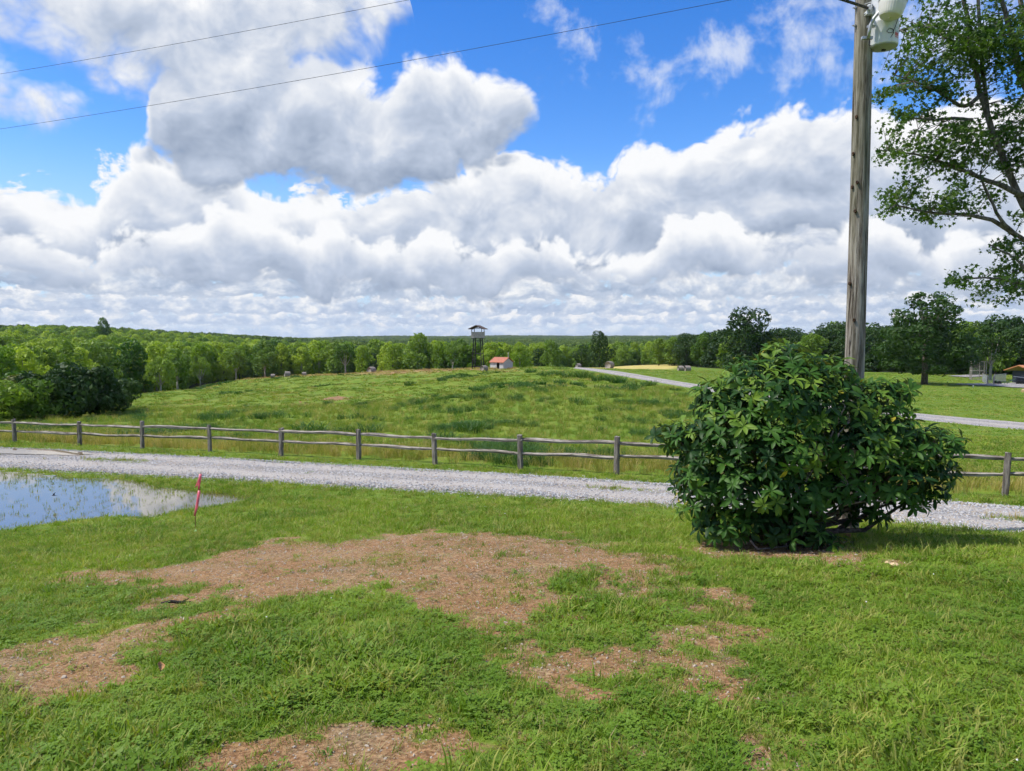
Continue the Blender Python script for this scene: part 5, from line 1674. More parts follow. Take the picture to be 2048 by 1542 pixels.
# ------------------------------------------------------------------ scatter helper (points carry turn, size and choice)
def scatter(name, protos, P, rot, scl, idx, label=None, mat=None, parent=None):
    n = len(P)
    me = bpy.data.meshes.new(name)
    me.vertices.add(n); me.vertices.foreach_set('co', np.asarray(P, np.float32).ravel())
    a = me.attributes.new('turn', 'FLOAT_VECTOR', 'POINT'); a.data.foreach_set('vector', np.asarray(rot, np.float32).ravel())
    a = me.attributes.new('size', 'FLOAT_VECTOR', 'POINT'); a.data.foreach_set('vector', np.asarray(scl, np.float32).ravel())
    a = me.attributes.new('choice', 'INT', 'POINT'); a.data.foreach_set('value', np.asarray(idx, np.int32))
    coll = bpy.data.collections.new(name + '_kinds')
    for k, p in enumerate(protos):
        o = bpy.data.objects.new('%s_kind_%02d' % (name, k), p); coll.objects.link(o)
    ng = bpy.data.node_groups.new(name + '_scatter', 'GeometryNodeTree')
    ng.interface.new_socket('Geometry', in_out='INPUT', socket_type='NodeSocketGeometry')
    ng.interface.new_socket('Geometry', in_out='OUTPUT', socket_type='NodeSocketGeometry')
    N = ng.nodes; L = ng.links
    gi, go = N.new('NodeGroupInput'), N.new('NodeGroupOutput')
    ci = N.new('GeometryNodeCollectionInfo'); ci.inputs['Collection'].default_value = coll
    ci.inputs['Separate Children'].default_value = True; ci.inputs['Reset Children'].default_value = True
    ip = N.new('GeometryNodeInstanceOnPoints'); ip.inputs['Pick Instance'].default_value = True
    def attr(nm, tp):
        q = N.new('GeometryNodeInputNamedAttribute'); q.data_type = tp; q.inputs['Name'].default_value = nm; return q.outputs['Attribute']
    er = N.new('FunctionNodeEulerToRotation')
    L.new(attr('turn', 'FLOAT_VECTOR'), er.inputs[0])
    L.new(gi.outputs[0], ip.inputs['Points']); L.new(ci.outputs[0], ip.inputs['Instance'])
    L.new(attr('choice', 'INT'), ip.inputs['Instance Index']); L.new(er.outputs[0], ip.inputs['Rotation']); L.new(attr('size', 'FLOAT_VECTOR'), ip.inputs['Scale'])
    L.new(ip.outputs[0], go.inputs[0])
    o = obj(name, me, parent)
    md = o.modifiers.new('scatter', 'NODES'); md.node_group = ng
    o['kind'] = 'stuff'
    if label: o['label'] = label
    return o

def joined(name, crown, trunk):
    """crown and trunk as one mesh for the mass of the wood"""
    bm = bmesh.new(); bm.from_mesh(crown)
    nf = len(bm.faces)
    bm.from_mesh(trunk)
    bm.faces.ensure_lookup_table()
    for f in bm.faces[nf:]:
        f.material_index = 1
    me = bpy.data.meshes.new(name); bm.to_mesh(me); bm.free()
    me.materials.append(crown.materials[0]); me.materials.append(trunk.materials[0])
    return me
flat_kinds, kind_ix = [], {}
for kd in ('oval', 'mid', 'dark', 'cedar'):
    kind_ix[kd] = len(flat_kinds)
    flat_kinds += [joined('wood_tree', *c) for c in KINDS[kd]]
R = rest
P = np.array([(r[0], r[1]) for r in R]); Z = H(P[:, 0], P[:, 1])
scatter('forest', flat_kinds, np.column_stack([P, Z]), [(0, 0, r[3]) for r in R], [(r[2],) * 3 for r in R],
        [kind_ix[r[4]] + r[5] % len(KINDS[r[4]]) for r in R], 'mass of the wood standing behind its front rank')

# distant wooded country out to the skyline
def far_kinds():
    out = []
    for k in range(3):
        r = np.random.RandomState(300 + k)
        lobes = [((r.uniform(-3, 3), r.uniform(-3, 3), r.uniform(5, 12)), (r.uniform(1.8, 3.2),) * 2 + (r.uniform(1.6, 2.6),)) for _ in range(14)]
        out.append(card_mesh('far_tree', cards(r, lobes, 520, .85), M_LEAF_FAR))
    return out
rngd = np.random.RandomState(21)
Q = []
for d0, d1, sp in ((640, 1100, 8.5), (1100, 1900, 11.0), (1900, 3300, 15.0), (3300, 5200, 22.0)):
    n = int(0.78 * (d1 ** 2 - d0 ** 2) / sp ** 2)
    d = np.sqrt(rngd.uniform(d0 ** 2, d1 ** 2, n)); u = rngd.uniform(-.78, .78, n)
    Q.append(np.column_stack([u * d, d, np.full(n, sp / 8.5)]))
Q = np.vstack(Q); Zf = H(Q[:, 0], Q[:, 1])
# only what stands high enough to be seen over the ground in front
sl = (Zf + 14 - EYE) / Q[:, 1]
u_i = ((Q[:, 0] / Q[:, 1] + .8) / 1.6 * 200).astype(int); d_o = np.argsort(Q[:, 1])
best = np.full(201, -9.0); keepm = np.zeros(len(Q), bool)
for i in d_o:
    if sl[i] > best[u_i[i]] - 0.010:
        keepm[i] = True
    if sl[i] > best[u_i[i]]:
        best[u_i[i]] = sl[i]
Q, Zf = Q[keepm], Zf[keepm]
sc = rngd.uniform(.8, 1.15, len(Q)) 
scatter('distant_forest', far_kinds(), np.column_stack([Q[:, :2], Zf - 0.5]), np.column_stack([np.zeros((len(Q), 2)), rngd.uniform(0, 6.28, len(Q))]),
        np.column_stack([sc * (.85 + .35 * (Q[:, 2] - 1)), sc * (.85 + .35 * (Q[:, 2] - 1)), sc]), rngd.randint(0, 3, len(Q)), 'distant wooded ridges along the skyline')
print('forest', len(R), 'far', len(Q))

# ------------------------------------------------------------------ big rhododendron in front of the pole
def rhodo_leaf_material(name, a, b, under, yellow=False):
    m, n, out = material(name)
    g = n.new('ShaderNodeNewGeometry')
    o = objco(n)
    w = n.noise(pos(n), 2.2, 3, 0.6)
    c = n.mix(n.m('ADD', n.m('MULTIPLY', orand(n), .3), n.step(w, .35, .65, 0, .8), clamp=True), a, b)
    c = n.mix(g.outputs['Backfacing'], c, under)
    p = n.new('ShaderNodeBsdfPrincipled'); n.put(p.inputs['Base Color'], c); p.inputs['Roughness'].default_value = .5; p.inputs['Specular IOR Level'].default_value = .2
    t = n.new('ShaderNodeBsdfTranslucent'); n.put(t.inputs['Color'], n.mix(1.0, c, (1.6, 1.7, .6), 'MULTIPLY'))
    mx = n.new('ShaderNodeMixShader'); mx.inputs[0].default_value = .22
    n.t.links.new(p.outputs[0], mx.inputs[1]); n.t.links.new(t.outputs[0], mx.inputs[2]); n.t.links.new(mx.outputs[0], out.inputs[0])
    return m
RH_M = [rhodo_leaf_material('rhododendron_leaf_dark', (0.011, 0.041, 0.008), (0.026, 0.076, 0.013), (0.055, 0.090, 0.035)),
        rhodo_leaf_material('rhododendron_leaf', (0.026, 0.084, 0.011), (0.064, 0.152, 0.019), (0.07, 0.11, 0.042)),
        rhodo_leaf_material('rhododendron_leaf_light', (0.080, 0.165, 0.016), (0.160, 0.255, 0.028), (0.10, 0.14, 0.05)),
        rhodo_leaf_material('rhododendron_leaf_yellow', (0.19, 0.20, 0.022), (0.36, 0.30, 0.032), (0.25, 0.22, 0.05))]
def rhodo_leaf(curl, fold, wid):
    """oblong leaf lying along +x, root at the origin, length 1, folded along the midrib"""
    vs, fs = [], []
    prof = [(0.0, .012), (.10, .016), (.24, .075), (.45, .135), (.66, .150), (.84, .105), (.95, .045), (1.0, .006)]
    for t, w in prof:
        w *= wid
        z = -curl * t * t + 0.05 * math.sin(math.pi * t)
        vs += [(t, -w, z + fold * w), (t, 0, z), (t, w, z + fold * w)]
    for k in range(len(prof) - 1):
        fs += [[3 * k, 3 * k + 3, 3 * k + 4, 3 * k + 1], [3 * k + 1, 3 * k + 4, 3 * k + 5, 3 * k + 2]]
    return np.array(vs), fs
LEAFS = [rhodo_leaf(c, f, w) for c, f, w in ((.10, .35, 1.08), (.22, .25, 1.18), (.30, .45, 1.0))]
BUSH_B = at(1560, 1092)
def build_bush():
    rng = np.random.RandomState(31)
    D = BUSH_B.y + 0.35
    S = D / FPX
    # lobes of the bush: (px, py, depth offset, radius x px, radius z px, radius depth m)
    L = [(1575, 735, .1, 62, 52, .50), (1500, 765, .0, 62, 48, .50), (1650, 760, .1, 58, 46, .48), (1435, 800, .05, 46, 44, .42), (1560, 800, -.1, 120, 80, .75), (1660, 815, .0, 92, 70, .62), (1470, 850, -.15, 84, 66, .62),
         (1405, 878, .0, 72, 40, .50), (1345, 868, .1, 40, 22, .32), (1545, 890, -.4, 105, 68, .60), (1420, 950, -.1, 72, 62, .60), (1500, 965, -.4, 90, 62, .55), (1400, 1015, .0, 46, 44, .45), (1450, 1040, -.15, 62, 44, .50), (1520, 1045, -.35, 66, 42, .45),
         (1735, 800, .25, 62, 44, .48), (1790, 782, .3, 34, 24, .30), (1755, 855, .05, 84, 48, .60), (1700, 900, -.25, 72, 62, .55), (1800, 890, .0, 76, 48, .60), (1870, 882, .05, 46, 28, .40), (1845, 935, .0, 58, 46, .48), (1770, 950, -.15, 84, 50, .55), (1690, 965, -.25, 60, 40, .42),
         (1810, 995, .05, 52, 26, .32), (1735, 1030, -.1, 34, 24, .24), (1590, 1050, -.55, 58, 38, .36), (1645, 1090, -.62, 42, 20, .26), (1615, 985, -.25, 72, 52, .50), (1860, 985, .0, 26, 22, .22), (1575, 940, .25, 190, 110, .60)]
    lobes = []
    for px, py, dd, rx, rz, ry in L:
        c = P3(px, py, D + dd)
        lobes.append((np.array(c), np.array([rx * S * .93, ry, rz * S * .93])))
    C = np.array([l[0] for l in lobes]); Rr = np.array([l[1] for l in lobes])
    def whorls(n, rmin, rmax, spacing, dense):
        out = []; pts_ = np.zeros((n + 1, 3))
        w = (Rr.prod(1)) ** (2 / 3); w = w / w.sum()
        tries = 0
        while len(out) < n and tries < n * 40:
            tries += 1
            i = rng.choice(len(lobes), p=w)
            d = rng.normal(size=3); d /= np.linalg.norm(d)
            if d[2] < -.55: continue
            p = C[i] + d * Rr[i] * rng.uniform(rmin, rmax)
            q = (((p - C) / Rr) ** 2).sum(1); q[i] = 9
            if q.min() < dense ** 2: continue
            nn = d / Rr[i]; nn /= np.linalg.norm(nn)
            if out and ((pts_[:len(out)] - p) ** 2).sum(1).min() < spacing ** 2: continue
            if p[2] < float(H0(p[0], p[1])) + .06: continue
            pts_[len(out)] = p
            out.append((p, nn, i))
        return out
    W_ = [(p, n, i, 0) for p, n, i in whorls(800, .84, 1.14, .122, .86)] + [(p, n, i, 1) for p, n, i in whorls(520, .45, .78, .12, .0)]
    root = empty('rhododendron_bush', BUSH_B)
    tag(root, 'large dark green rhododendron bush with whorled glossy leaves before the pole', 'bush')
    leaves = []
    camp = np.array([0, 0, EYE])
    for p, nn, i, deep in W_:
        axis = nn * .85 + np.array([0, -.10, .62]) + rng.normal(size=3) * .22; axis /= np.linalg.norm(axis)
        side = np.cross(axis, rng.normal(size=3)); side /= np.linalg.norm(side); oth = np.cross(axis, side)
        m = rng.randint(8, 12)
        base_tone = rng.rand()
        hi = (p[2] - BUSH_B.z)
        for k in range(m):
            a = 6.283 * k / m + rng.uniform(-.25, .25)
            rad = side * math.cos(a) + oth * math.sin(a)
            drop = rng.uniform(-.65, .22) + (0.55 if k % 4 == 0 else 0)
            xdir = rad * math.cos(drop) - axis * math.sin(drop) * .9 + axis * .1
            xdir /= np.linalg.norm(xdir)
            up = axis * math.cos(drop) + rad * math.sin(drop); up -= xdir * (up @ xdir); up /= np.linalg.norm(up)
            ydir = np.cross(up, xdir)
            ln = rng.uniform(.112, .190) * (1 if rng.rand() < .8 else .65) * (.9 if deep else 1)
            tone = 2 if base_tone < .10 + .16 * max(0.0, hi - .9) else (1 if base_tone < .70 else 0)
            if deep: tone = 0  # inner leaves all dark: shade within the bush put into their colour
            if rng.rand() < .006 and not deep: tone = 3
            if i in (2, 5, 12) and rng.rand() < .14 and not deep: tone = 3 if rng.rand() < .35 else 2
            M = np.eye(4); M[:3, 0] = xdir * ln; M[:3, 1] = ydir * ln; M[:3, 2] = up * ln; M[:3, 3] = p - np.array(BUSH_B)
            facing = abs(up @ ((camp - p) / np.linalg.norm(camp - p)))
            front = ((p - C[i]) @ np.array([0, -1, 0])) / Rr[i][1]
            vis = (ln * (facing + .25) * (1.0 if front > .15 else .2) * (0.1 if deep else 1)) * rng.uniform(.9, 1.1)
            leaves.append((vis, M, rng.randint(0, 3), tone))
    leaves.sort(key=lambda q: -q[0])
    meshes = {}
    for s in range(3):
        for t in range(4):
            v, f = LEAFS[s]
            meshes[s, t] = mesh_py('rhododendron_leaf', v, f, [RH_M[t]], True)
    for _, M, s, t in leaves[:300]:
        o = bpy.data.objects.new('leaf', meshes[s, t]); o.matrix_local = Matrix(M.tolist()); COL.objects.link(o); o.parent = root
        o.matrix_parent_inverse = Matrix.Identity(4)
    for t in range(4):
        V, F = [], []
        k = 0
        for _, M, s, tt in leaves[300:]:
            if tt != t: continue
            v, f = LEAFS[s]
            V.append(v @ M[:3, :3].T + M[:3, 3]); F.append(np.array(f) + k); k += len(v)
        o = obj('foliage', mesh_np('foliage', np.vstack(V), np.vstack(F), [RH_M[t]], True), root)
        o['kind'] = 'stuff'
    # stems
    M_STEM = wood_material('rhododendron_stem', (0.055, 0.042, 0.034), (0.155, 0.125, 0.105), (6, 6, 6))
    M_TWIG = wood_material('bare_twig', (0.16, 0.13, 0.11), (0.30, 0.26, 0.225), (9, 9, 9))
    bases = [P3(1540, 1088, D), P3(1575, 1092, D + .1), P3(1600, 1082, D + .2), P3(1560, 1084, D - .1)]
    def rel(v): return Vector(v) - BUSH_B
    for j in range(len(lobes)):
        c = Vector(C[j]); s = bases[j % 4].copy(); s.z = ground(s.x, s.y) - .05
        mid = s.lerp(c, .5) + Vector((rng.uniform(-.12, .12), rng.uniform(-.1, .1), -.12))
        b = MB(); b.tube([rel(s), rel(s.lerp(mid, .5) + Vector((0, 0, .1))), rel(mid), rel(mid.lerp(c, .5) + Vector((0, 0, .05))), rel(c)], [.045, .038, .03, .02, .009], 7)
        b.build('stem', M_STEM, root, True)
    # pale bare branches showing through the gaps
    for pts in ([(1640, 930), (1658, 880), (1672, 850), (1690, 812)], [(1640, 930), (1632, 880), (1636, 840), (1628, 812)], [(1660, 895), (1682, 862), (1700, 842)], [(1560, 945), (1590, 925), (1620, 905), (1645, 885)], [(1560, 945), (1575, 962), (1600, 940), (1640, 930)],
                [(1690, 1010), (1720, 1004), (1770, 1002), (1820, 996)], [(1690, 1010), (1712, 985), (1728, 965)], [(1500, 1080), (1515, 1098), (1545, 1096), (1600, 1088)], [(1650, 990), (1672, 975), (1700, 968)], [(1590, 985), (1610, 965), (1625, 940)]):
        P = [P3(x, y, D - .66 + .12 * rng.rand()) for x, y in pts]
        n = len(P); b = MB(); b.tube([rel(p) for p in P], [.015 - .009 * k / n for k in range(n)], 6)
        b.build('bare_branch', M_TWIG, root, True)
        for q in range(3):
            a = P[1].lerp(P[-1], rng.rand()); e = a + Vector((rng.uniform(-.14, .14), rng.uniform(-.05, .05), rng.uniform(.04, .2)))
            b = MB(); b.tube([rel(a), rel(a.lerp(e, .5) + Vector((.015, 0, 0))), rel(e)], [.006, .004, .002], 5); b.build('twig', M_TWIG, root)
    return len(leaves)
print('bush leaves', build_bush())

# ------------------------------------------------------------------ maple whose crown reaches in from the side
M_MAPLE = leaf_material('maple_leaf', (0.030, 0.082, 0.014), (0.130, 0.205, 0.030), 0.42, rough=.45, spec=.35, noise_scale=1.4)
M_MAPLE_BARK = wood_material('maple_bark', (0.075, 0.066, 0.056), (0.20, 0.18, 0.155), (7, 7, 1.2))
def build_maple():
    rng = np.random.RandomState(64)
    DM = 15.0
    tb = atd(2195, DM); zb = ground(*tb)
    base = Vector((tb[0], tb[1], zb))
    root = empty('maple_tree', base)
    tag(root, 'tall maple tree whose leafy limbs reach in above the barn', 'tree')
    def q(px, py, dd=0.0): return P3(px, py, DM + dd)
    def smooth(pts, n=14):
        P = np.array([list(p) for p in pts]); t = np.linspace(0, 1, len(P)); tt = np.linspace(0, 1, n)
        out = np.stack([np.interp(tt, t, P[:, i]) for i in range(3)], 1)
        for _ in range(2):
            out[1:-1] = (out[:-2] + 2 * out[1:-1] + out[2:]) / 4
        return [Vector(p) for p in out]
    def branch(name, pts, r0, r1, n=14, sides=8):
        P = smooth(pts, n); m = len(P)
        P2 = [p - base + Vector((rng.uniform(-1, 1), rng.uniform(-1, 1), rng.uniform(-1, 1))) * r0 * .25 for p in P]
        b = MB(); b.tube(P2, [r0 + (r1 - r0) * k / (m - 1) for k in range(m)], sides)
        b.build(name, M_MAPLE_BARK, root, True)
        return P
    trunk_top = q(2120, 520)
    branch('trunk', [base + Vector((0, 0, -.3)), base + Vector((0, 0, 1.2)), q(2170, 700), trunk_top], .30, .22, 12, 12)
    limbs = []
    limbs.append(branch('limb', [trunk_top, q(2060, 440), q(2010, 330), q(1985, 260), q(1960, 190), q(1945, 110), q(1930, 20), q(1915, -80)], .075, .030, 18))
    limbs.append(branch('limb', [q(1995, 300, .1), q(1975, 235, .15), q(1966, 150, .2), q(1960, 60, .2), q(1952, -60, .2)], .05, .028))
    limbs.append(branch('limb', [trunk_top, q(2110, 380, .3), q(2090, 230, .5), q(2060, 90, .7), q(2030, -60, .8)], .075, .04))
    limbs.append(branch('limb', [q(2090, 240, .5), q(2040, 150, .4), q(2020, 60, .3), q(1990, -50, .2)], .08, .03))
    limbs.append(branch('limb', [q(2120, 540), q(2048, 480, -.2), q(2030, 468, -.3), q(2000, 440, -.4), q(1985, 410, -.4), q(1960, 350, -.5)], .05, .02))
    limbs.append(branch('limb', [q(2030, 468, -.3), q(1990, 440, -.3), q(1950, 430, -.4), q(1900, 428, -.5), q(1850, 425, -.6), q(1790, 410, -.6)], .05, .012))
    limbs.append(branch('limb', [q(2048, 390, -.1), q(2000, 370, -.2), q(1960, 356, -.3), q(1900, 330, -.4), q(1840, 310, -.5), q(1775, 300, -.6)], .06, .012))
    limbs.append(branch('limb', [q(1960, 190), q(1930, 220, -.1), q(1890, 190, -.2), q(1850, 170, -.3), q(1790, 150, -.4)], .045, .012))
    limbs.append(branch('limb', [q(1945, 240, .1), q(1905, 235, .0), q(1870, 240, -.1), q(1800, 235, -.2)], .04, .010))
    limbs.append(branch('limb', [q(1945, 110), q(1900, 80, -.1), q(1850, 50, -.2), q(1800, 60, -.2)], .04, .010))
    limbs.append(branch('limb', [q(2150, 640), q(2080, 590, -.5), q(2030, 560, -.6), q(1975, 555, -.7), q(1900, 560, -.8)], .05, .010))
    limbs.append(branch('limb', [q(2080, 590, -.5), q(2040, 520, -.6), q(2000, 500, -.7), q(1980, 490, -.7)], .03, .010))
    # leafy sprays: (px, py, rx, ry, how many sprays)
    clumps = [(1850, 40, 75, 45, 34), (1935, 60, 90, 60, 46), (2010, 40, 70, 60, 44), (1900, 90, 90, 50, 44), (1990, 80, 75, 40, 52), (2030, 110, 60, 60, 46), (1820, 100, 40, 35, 12), (1960, 130, 70, 45, 34),
              (1790, 160, 45, 35, 14), (1850, 150, 70, 42, 34), (1890, 200, 70, 45, 34), (1820, 210, 65, 40, 22), (1770, 195, 30, 22, 8), (1900, 140, 60, 40, 22), (2030, 190, 60, 50, 26), (1790, 250, 40, 25, 9), (1990, 250, 60, 40, 10), (2040, 260, 40, 50, 22),
              (1960, 270, 70, 38, 34), (1900, 280, 75, 34, 36), (2010, 285, 60, 36, 34), (1840, 300, 70, 34, 30), (1780, 310, 36, 24, 13), (1880, 335, 70, 30, 26), (1950, 330, 60, 34, 20), (2030, 330, 40, 30, 14),
              (1800, 385, 60, 34, 16), (1860, 390, 70, 38, 26), (1930, 395, 55, 34, 20), (1775, 415, 30, 20, 7), (1880, 425, 80, 24, 20), (1990, 380, 40, 34, 10), (1830, 350, 40, 24, 10), (2035, 420, 30, 30, 7),
              (2020, 500, 45, 28, 16), (2005, 540, 55, 38, 26), (2040, 570, 40, 35, 22), (1915, 555, 36, 22, 11), (1960, 580, 40, 24, 10), (1990, 590, 50, 22, 12), (1880, 580, 10, 10, 1),
              (2110, 60, 90, 110, 60), (2120, 260, 90, 110, 50), (2200, 150, 120, 160, 70), (2240, 330, 120, 120, 50), (2130, 420, 70, 70, 26), (2120, -90, 160, 90, 60), (1960, -70, 130, 70, 60), (1850, -40, 70, 50, 26), (2260, 0, 120, 120, 50), (2300, 480, 100, 90, 34), (2150, 560, 60, 40, 12)]
    cents = []
    for px, py, rx, ry, n in clumps:
        depth = rng.uniform(-.9, .9)
        for k in range(int(n * .66)):
            a, r = rng.uniform(0, 6.28), math.sqrt(rng.rand())
            cents.append(np.array(q(px + .84 * rx * r * math.cos(a), py + .78 * ry * r * math.sin(a), depth + rng.uniform(-.55, .55))))
    cents = np.array(cents)
    # twigs that tie each spray to the nearest limb
    LP = np.array([list(p) for l in limbs for p in l])
    tw = MB()
    leaf = []
    for c in cents:
        k = np.argmin(((LP - c) ** 2).sum(1) + rng.rand(len(LP)) * .25)
        a = Vector(LP[k]); e = Vector(c)
        dist = (e - a).length
        if dist < 2.4 and rng.rand() < .55:
            mid = a.lerp(e, .55) + Vector((0, 0, .06 * dist))
            tw.tube([a - base, mid - base, e - base], [.010, .006, .003], 4, cap=False)
        n = rng.randint(15, 27)
        dirv = (e - a).normalized() if dist > .05 else Vector((-1, 0, 0))
        for j in range(n):
            t = rng.uniform(-.30, .16)
            p = np.array(e + dirv * t) + rng.normal(size=3) * np.array([.085, .085, .055])
            leaf.append(p)
    tw.build('twigs', M_MAPLE_BARK, root)['kind'] = 'stuff'
    leaf = np.array(leaf) - np.array(base)
    n = len(leaf)
    # maple leaf outline, nine points, slightly cupped
    out = np.array([(0, -.1, 0), (.42, -.28, -.06), (.34, .06, .02), (.62, .36, -.12), (.22, .40, .02), (0, .95, -.10), (-.22, .40, .02), (-.62, .36, -.12), (-.34, .06, .02), (-.42, -.28, -.06)])
    nr = rng.normal(size=(n, 3)) * .75; nr[:, 2] += .75; nr /= np.linalg.norm(nr, axis=1)[:, None]
    t = np.cross(nr, rng.normal(size=(n, 3))); t /= np.linalg.norm(t, axis=1)[:, None]
    t[:, 2] -= .25; t /= np.linalg.norm(t, axis=1)[:, None]
    b = np.cross(nr, t)
    s = rng.uniform(.046, .088, n)[:, None, None]
    V = leaf[:, None, :] + s * (out[None, :, 0:1] * b[:, None, :] + out[None, :, 1:2] * t[:, None, :] + out[None, :, 2:3] * nr[:, None, :])
    me = mesh_np('maple_leaves', V.reshape(-1, 3), np.arange(n * 10).reshape(n, 10), [M_MAPLE], False)
    o = obj('leaves', me, root); o['kind'] = 'stuff'
    return n
print('maple leaves', build_maple())

# ------------------------------------------------------------------ grass
def grass_material(name, a, b, straw, straw_amt, trans=.35, ns=.55):
    m, n, out = material(name)
    p = pos(n)
    w = n.noise(p, ns, 4, 0.6); w2 = n.noise(p, 6.0, 2, .5)
    f = n.m('ADD', n.m('MULTIPLY', orand(n), .45), n.step(w, .35, .66, -.1, .55), clamp=True)
    c = n.mix(f, a, b)
    c = n.mix(n.m('MULTIPLY', n.step(n.m('ADD', w2, n.m('MULTIPLY', orand(n), .35)), .62, .86), straw_amt), c, straw)
    q = n.new('ShaderNodeBsdfPrincipled'); n.put(q.inputs['Base Color'], c); q.inputs['Roughness'].default_value = .55; q.inputs['Specular IOR Level'].default_value = .25
    t = n.new('ShaderNodeBsdfTranslucent'); n.put(t.inputs['Color'], n.mix(1.0, c, (1.3, 1.3, .6), 'MULTIPLY'))
    mx = n.new('ShaderNodeMixShader'); mx.inputs[0].default_value = trans
    n.t.links.new(q.outputs[0], mx.inputs[1]); n.t.links.new(t.outputs[0], mx.inputs[2]); n.t.links.new(mx.outputs[0], out.inputs[0])
    return m
M_LAWN = grass_material('lawn_blades', (0.115, 0.220, 0.016), (0.275, 0.385, 0.036), (0.42, 0.36, 0.12), .6)
M_CLOVER = grass_material('clover_leaf', (0.110, 0.210, 0.015), (0.195, 0.305, 0.028), (0.2, .2, .06), .1)
M_WEED = grass_material('broad_weed', (0.080, 0.160, 0.020), (0.140, 0.240, 0.035), (0.2, .2, .06), .1)
M_STRAW = grass_material('dry_blades', (0.25, 0.20, 0.085), (0.40, 0.33, 0.15), (0.42, .35, .2), .5)
M_MEADOW = grass_material('meadow_blades', (0.105, 0.205, 0.016), (0.245, 0.330, 0.034), (0.36, 0.27, 0.09), .40, ns=.12)
M_SEDGE = grass_material('dark_sedge', (0.030, 0.095, 0.018), (0.070, 0.160, 0.028), (0.09, .12, .03), .3)
M_TALL = grass_material('tall_seeding_grass', (0.190, 0.230, 0.032), (0.420, 0.370, 0.095), (0.56, 0.42, 0.19), .85, ns=.3)
M_RUSSET = grass_material('russet_seed_heads', (0.26, 0.165, 0.075), (0.40, 0.26, 0.15), (0.42, .3, .17), .5)
M_FLOWER = flat_material('clover_flower', (0.80, 0.78, 0.72), 0.7, 0.2, .1, 30)
M_PEBBLE = None

def tuft(seed, n, rad, h0, h1, width, mat, lean=.5, segs=2, droop=.5):
    r = np.random.RandomState(seed)
    V, F = [], []
    for k in range(n):
        a, q = r.uniform(0, 6.28), rad * math.sqrt(r.rand())
        b = np.array([math.cos(a) * q, math.sin(a) * q, -.01])
        d = r.uniform(0, 6.28) if r.rand() < .5 else a + r.uniform(-.6, .6)
        h = r.uniform(h0, h1); ln = h * r.uniform(.1, lean)
        dv = np.array([math.cos(d), math.sin(d), 0]); sv = np.array([-math.sin(d), math.cos(d), 0]) * width * r.uniform(.6, 1.2)
        # twist the blade face a little so that it is not edge-on
        tw = r.uniform(-1, 1); sv = sv * math.cos(tw) + dv * width * math.sin(tw)
        pts = []
        for j in range(segs + 1):
            t = j / (segs + .0)
            pts.append(b + dv * ln * t ** 1.8 + np.array([0, 0, h * (t - droop * .35 * t ** 3)]))
        i0 = len(V)
        for j in range(segs):
            w = 1 - .45 * j / segs
            V += [pts[j] - sv * w, pts[j] + sv * w]
        V.append(pts[-1])
        for j in range(segs - 1):
            a_ = i0 + 2 * j
            F += [(a_, a_ + 1, a_ + 3), (a_, a_ + 3, a_ + 2)]
        a_ = i0 + 2 * (segs - 1)
        F.append((a_, a_ + 1, a_ + 2))
    return mesh_np('tuft', V, np.array(F), [mat], False)
def clover(seed, n, rad, h, s, mat, flower=0):
    r = np.random.RandomState(seed)
    V, F, FM = [], [], []
    for k in range(n):
        a, q = r.uniform(0, 6.28), rad * math.sqrt(r.rand())
        c = np.array([math.cos(a) * q, math.sin(a) * q, h * r.uniform(.5, 1)])
        r0 = r.uniform(0, 6.28)
        for j in range(3):
            w = r0 + j * 2.09; d = np.array([math.cos(w), math.sin(w), r.uniform(-.25, .35)]); e = np.array([-math.sin(w), math.cos(w), 0])
            i0 = len(V)
            V += [c, c + d * s * .6 - e * s * .48, c + d * s * 1.1, c + d * s * .6 + e * s * .48]
            F += [(i0, i0 + 1, i0 + 2), (i0, i0 + 2, i0 + 3)]; FM += [0, 0]
    for k in range(flower):
        a, q = r.uniform(0, 6.28), rad * math.sqrt(r.rand()); c = np.array([math.cos(a) * q, math.sin(a) * q, h * 1.6])
        i0 = len(V); R = .0065
        V += [c + R * np.array(x) for x in ((1, 0, 0), (0, 1, 0), (-1, 0, 0), (0, -1, 0), (0, 0, 1), (0, 0, -1))]
        F += [(i0 + x, i0 + y, i0 + z) for x, y, z in ((0, 1, 4), (1, 2, 4), (2, 3, 4), (3, 0, 4), (1, 0, 5), (2, 1, 5), (3, 2, 5), (0, 3, 5))]; FM += [1] * 8
        i0 = len(V); V += [c + (.0015, 0, 0), c - (.0015, 0, 0), c - (0, 0, h * 1.5)]; F.append((i0, i0 + 1, i0 + 2)); FM.append(0)
    return mesh_np('clover', V, np.array(F), [mat, M_FLOWER], False, FM)
def rosette(seed, n, s, mat):
    r = np.random.RandomState(seed)
    V, F = [], []
    for k in range(n):
        w = 6.28 * k / n + r.uniform(-.3, .3); d = np.array([math.cos(w), math.sin(w), 0]); e = np.array([-math.sin(w), math.cos(w), 0]); L = s * r.uniform(.7, 1.2); z = np.array([0, 0, 1])
        i0 = len(V)
        V += [d * .01, d * L * .45 - e * L * .17 + z * L * .35, d * L * .45 + z * L * .28, d * L * .45 + e * L * .17 + z * L * .35, d * L * .8 - e * L * .14 + z * L * .42, d * L * .8 + z * L * .36, d * L * .8 + e * L * .14 + z * L * .42, d * L * 1.1 + z * L * .25]
        F += [(i0, i0 + 1, i0 + 2), (i0, i0 + 2, i0 + 3), (i0 + 1, i0 + 4, i0 + 5), (i0 + 1, i0 + 5, i0 + 2), (i0 + 2, i0 + 5, i0 + 6), (i0 + 2, i0 + 6, i0 + 3), (i0 + 4, i0 + 7, i0 + 5), (i0 + 5, i0 + 7, i0 + 6)]
    return mesh_np('rosette', V, np.array(F), [mat], True)

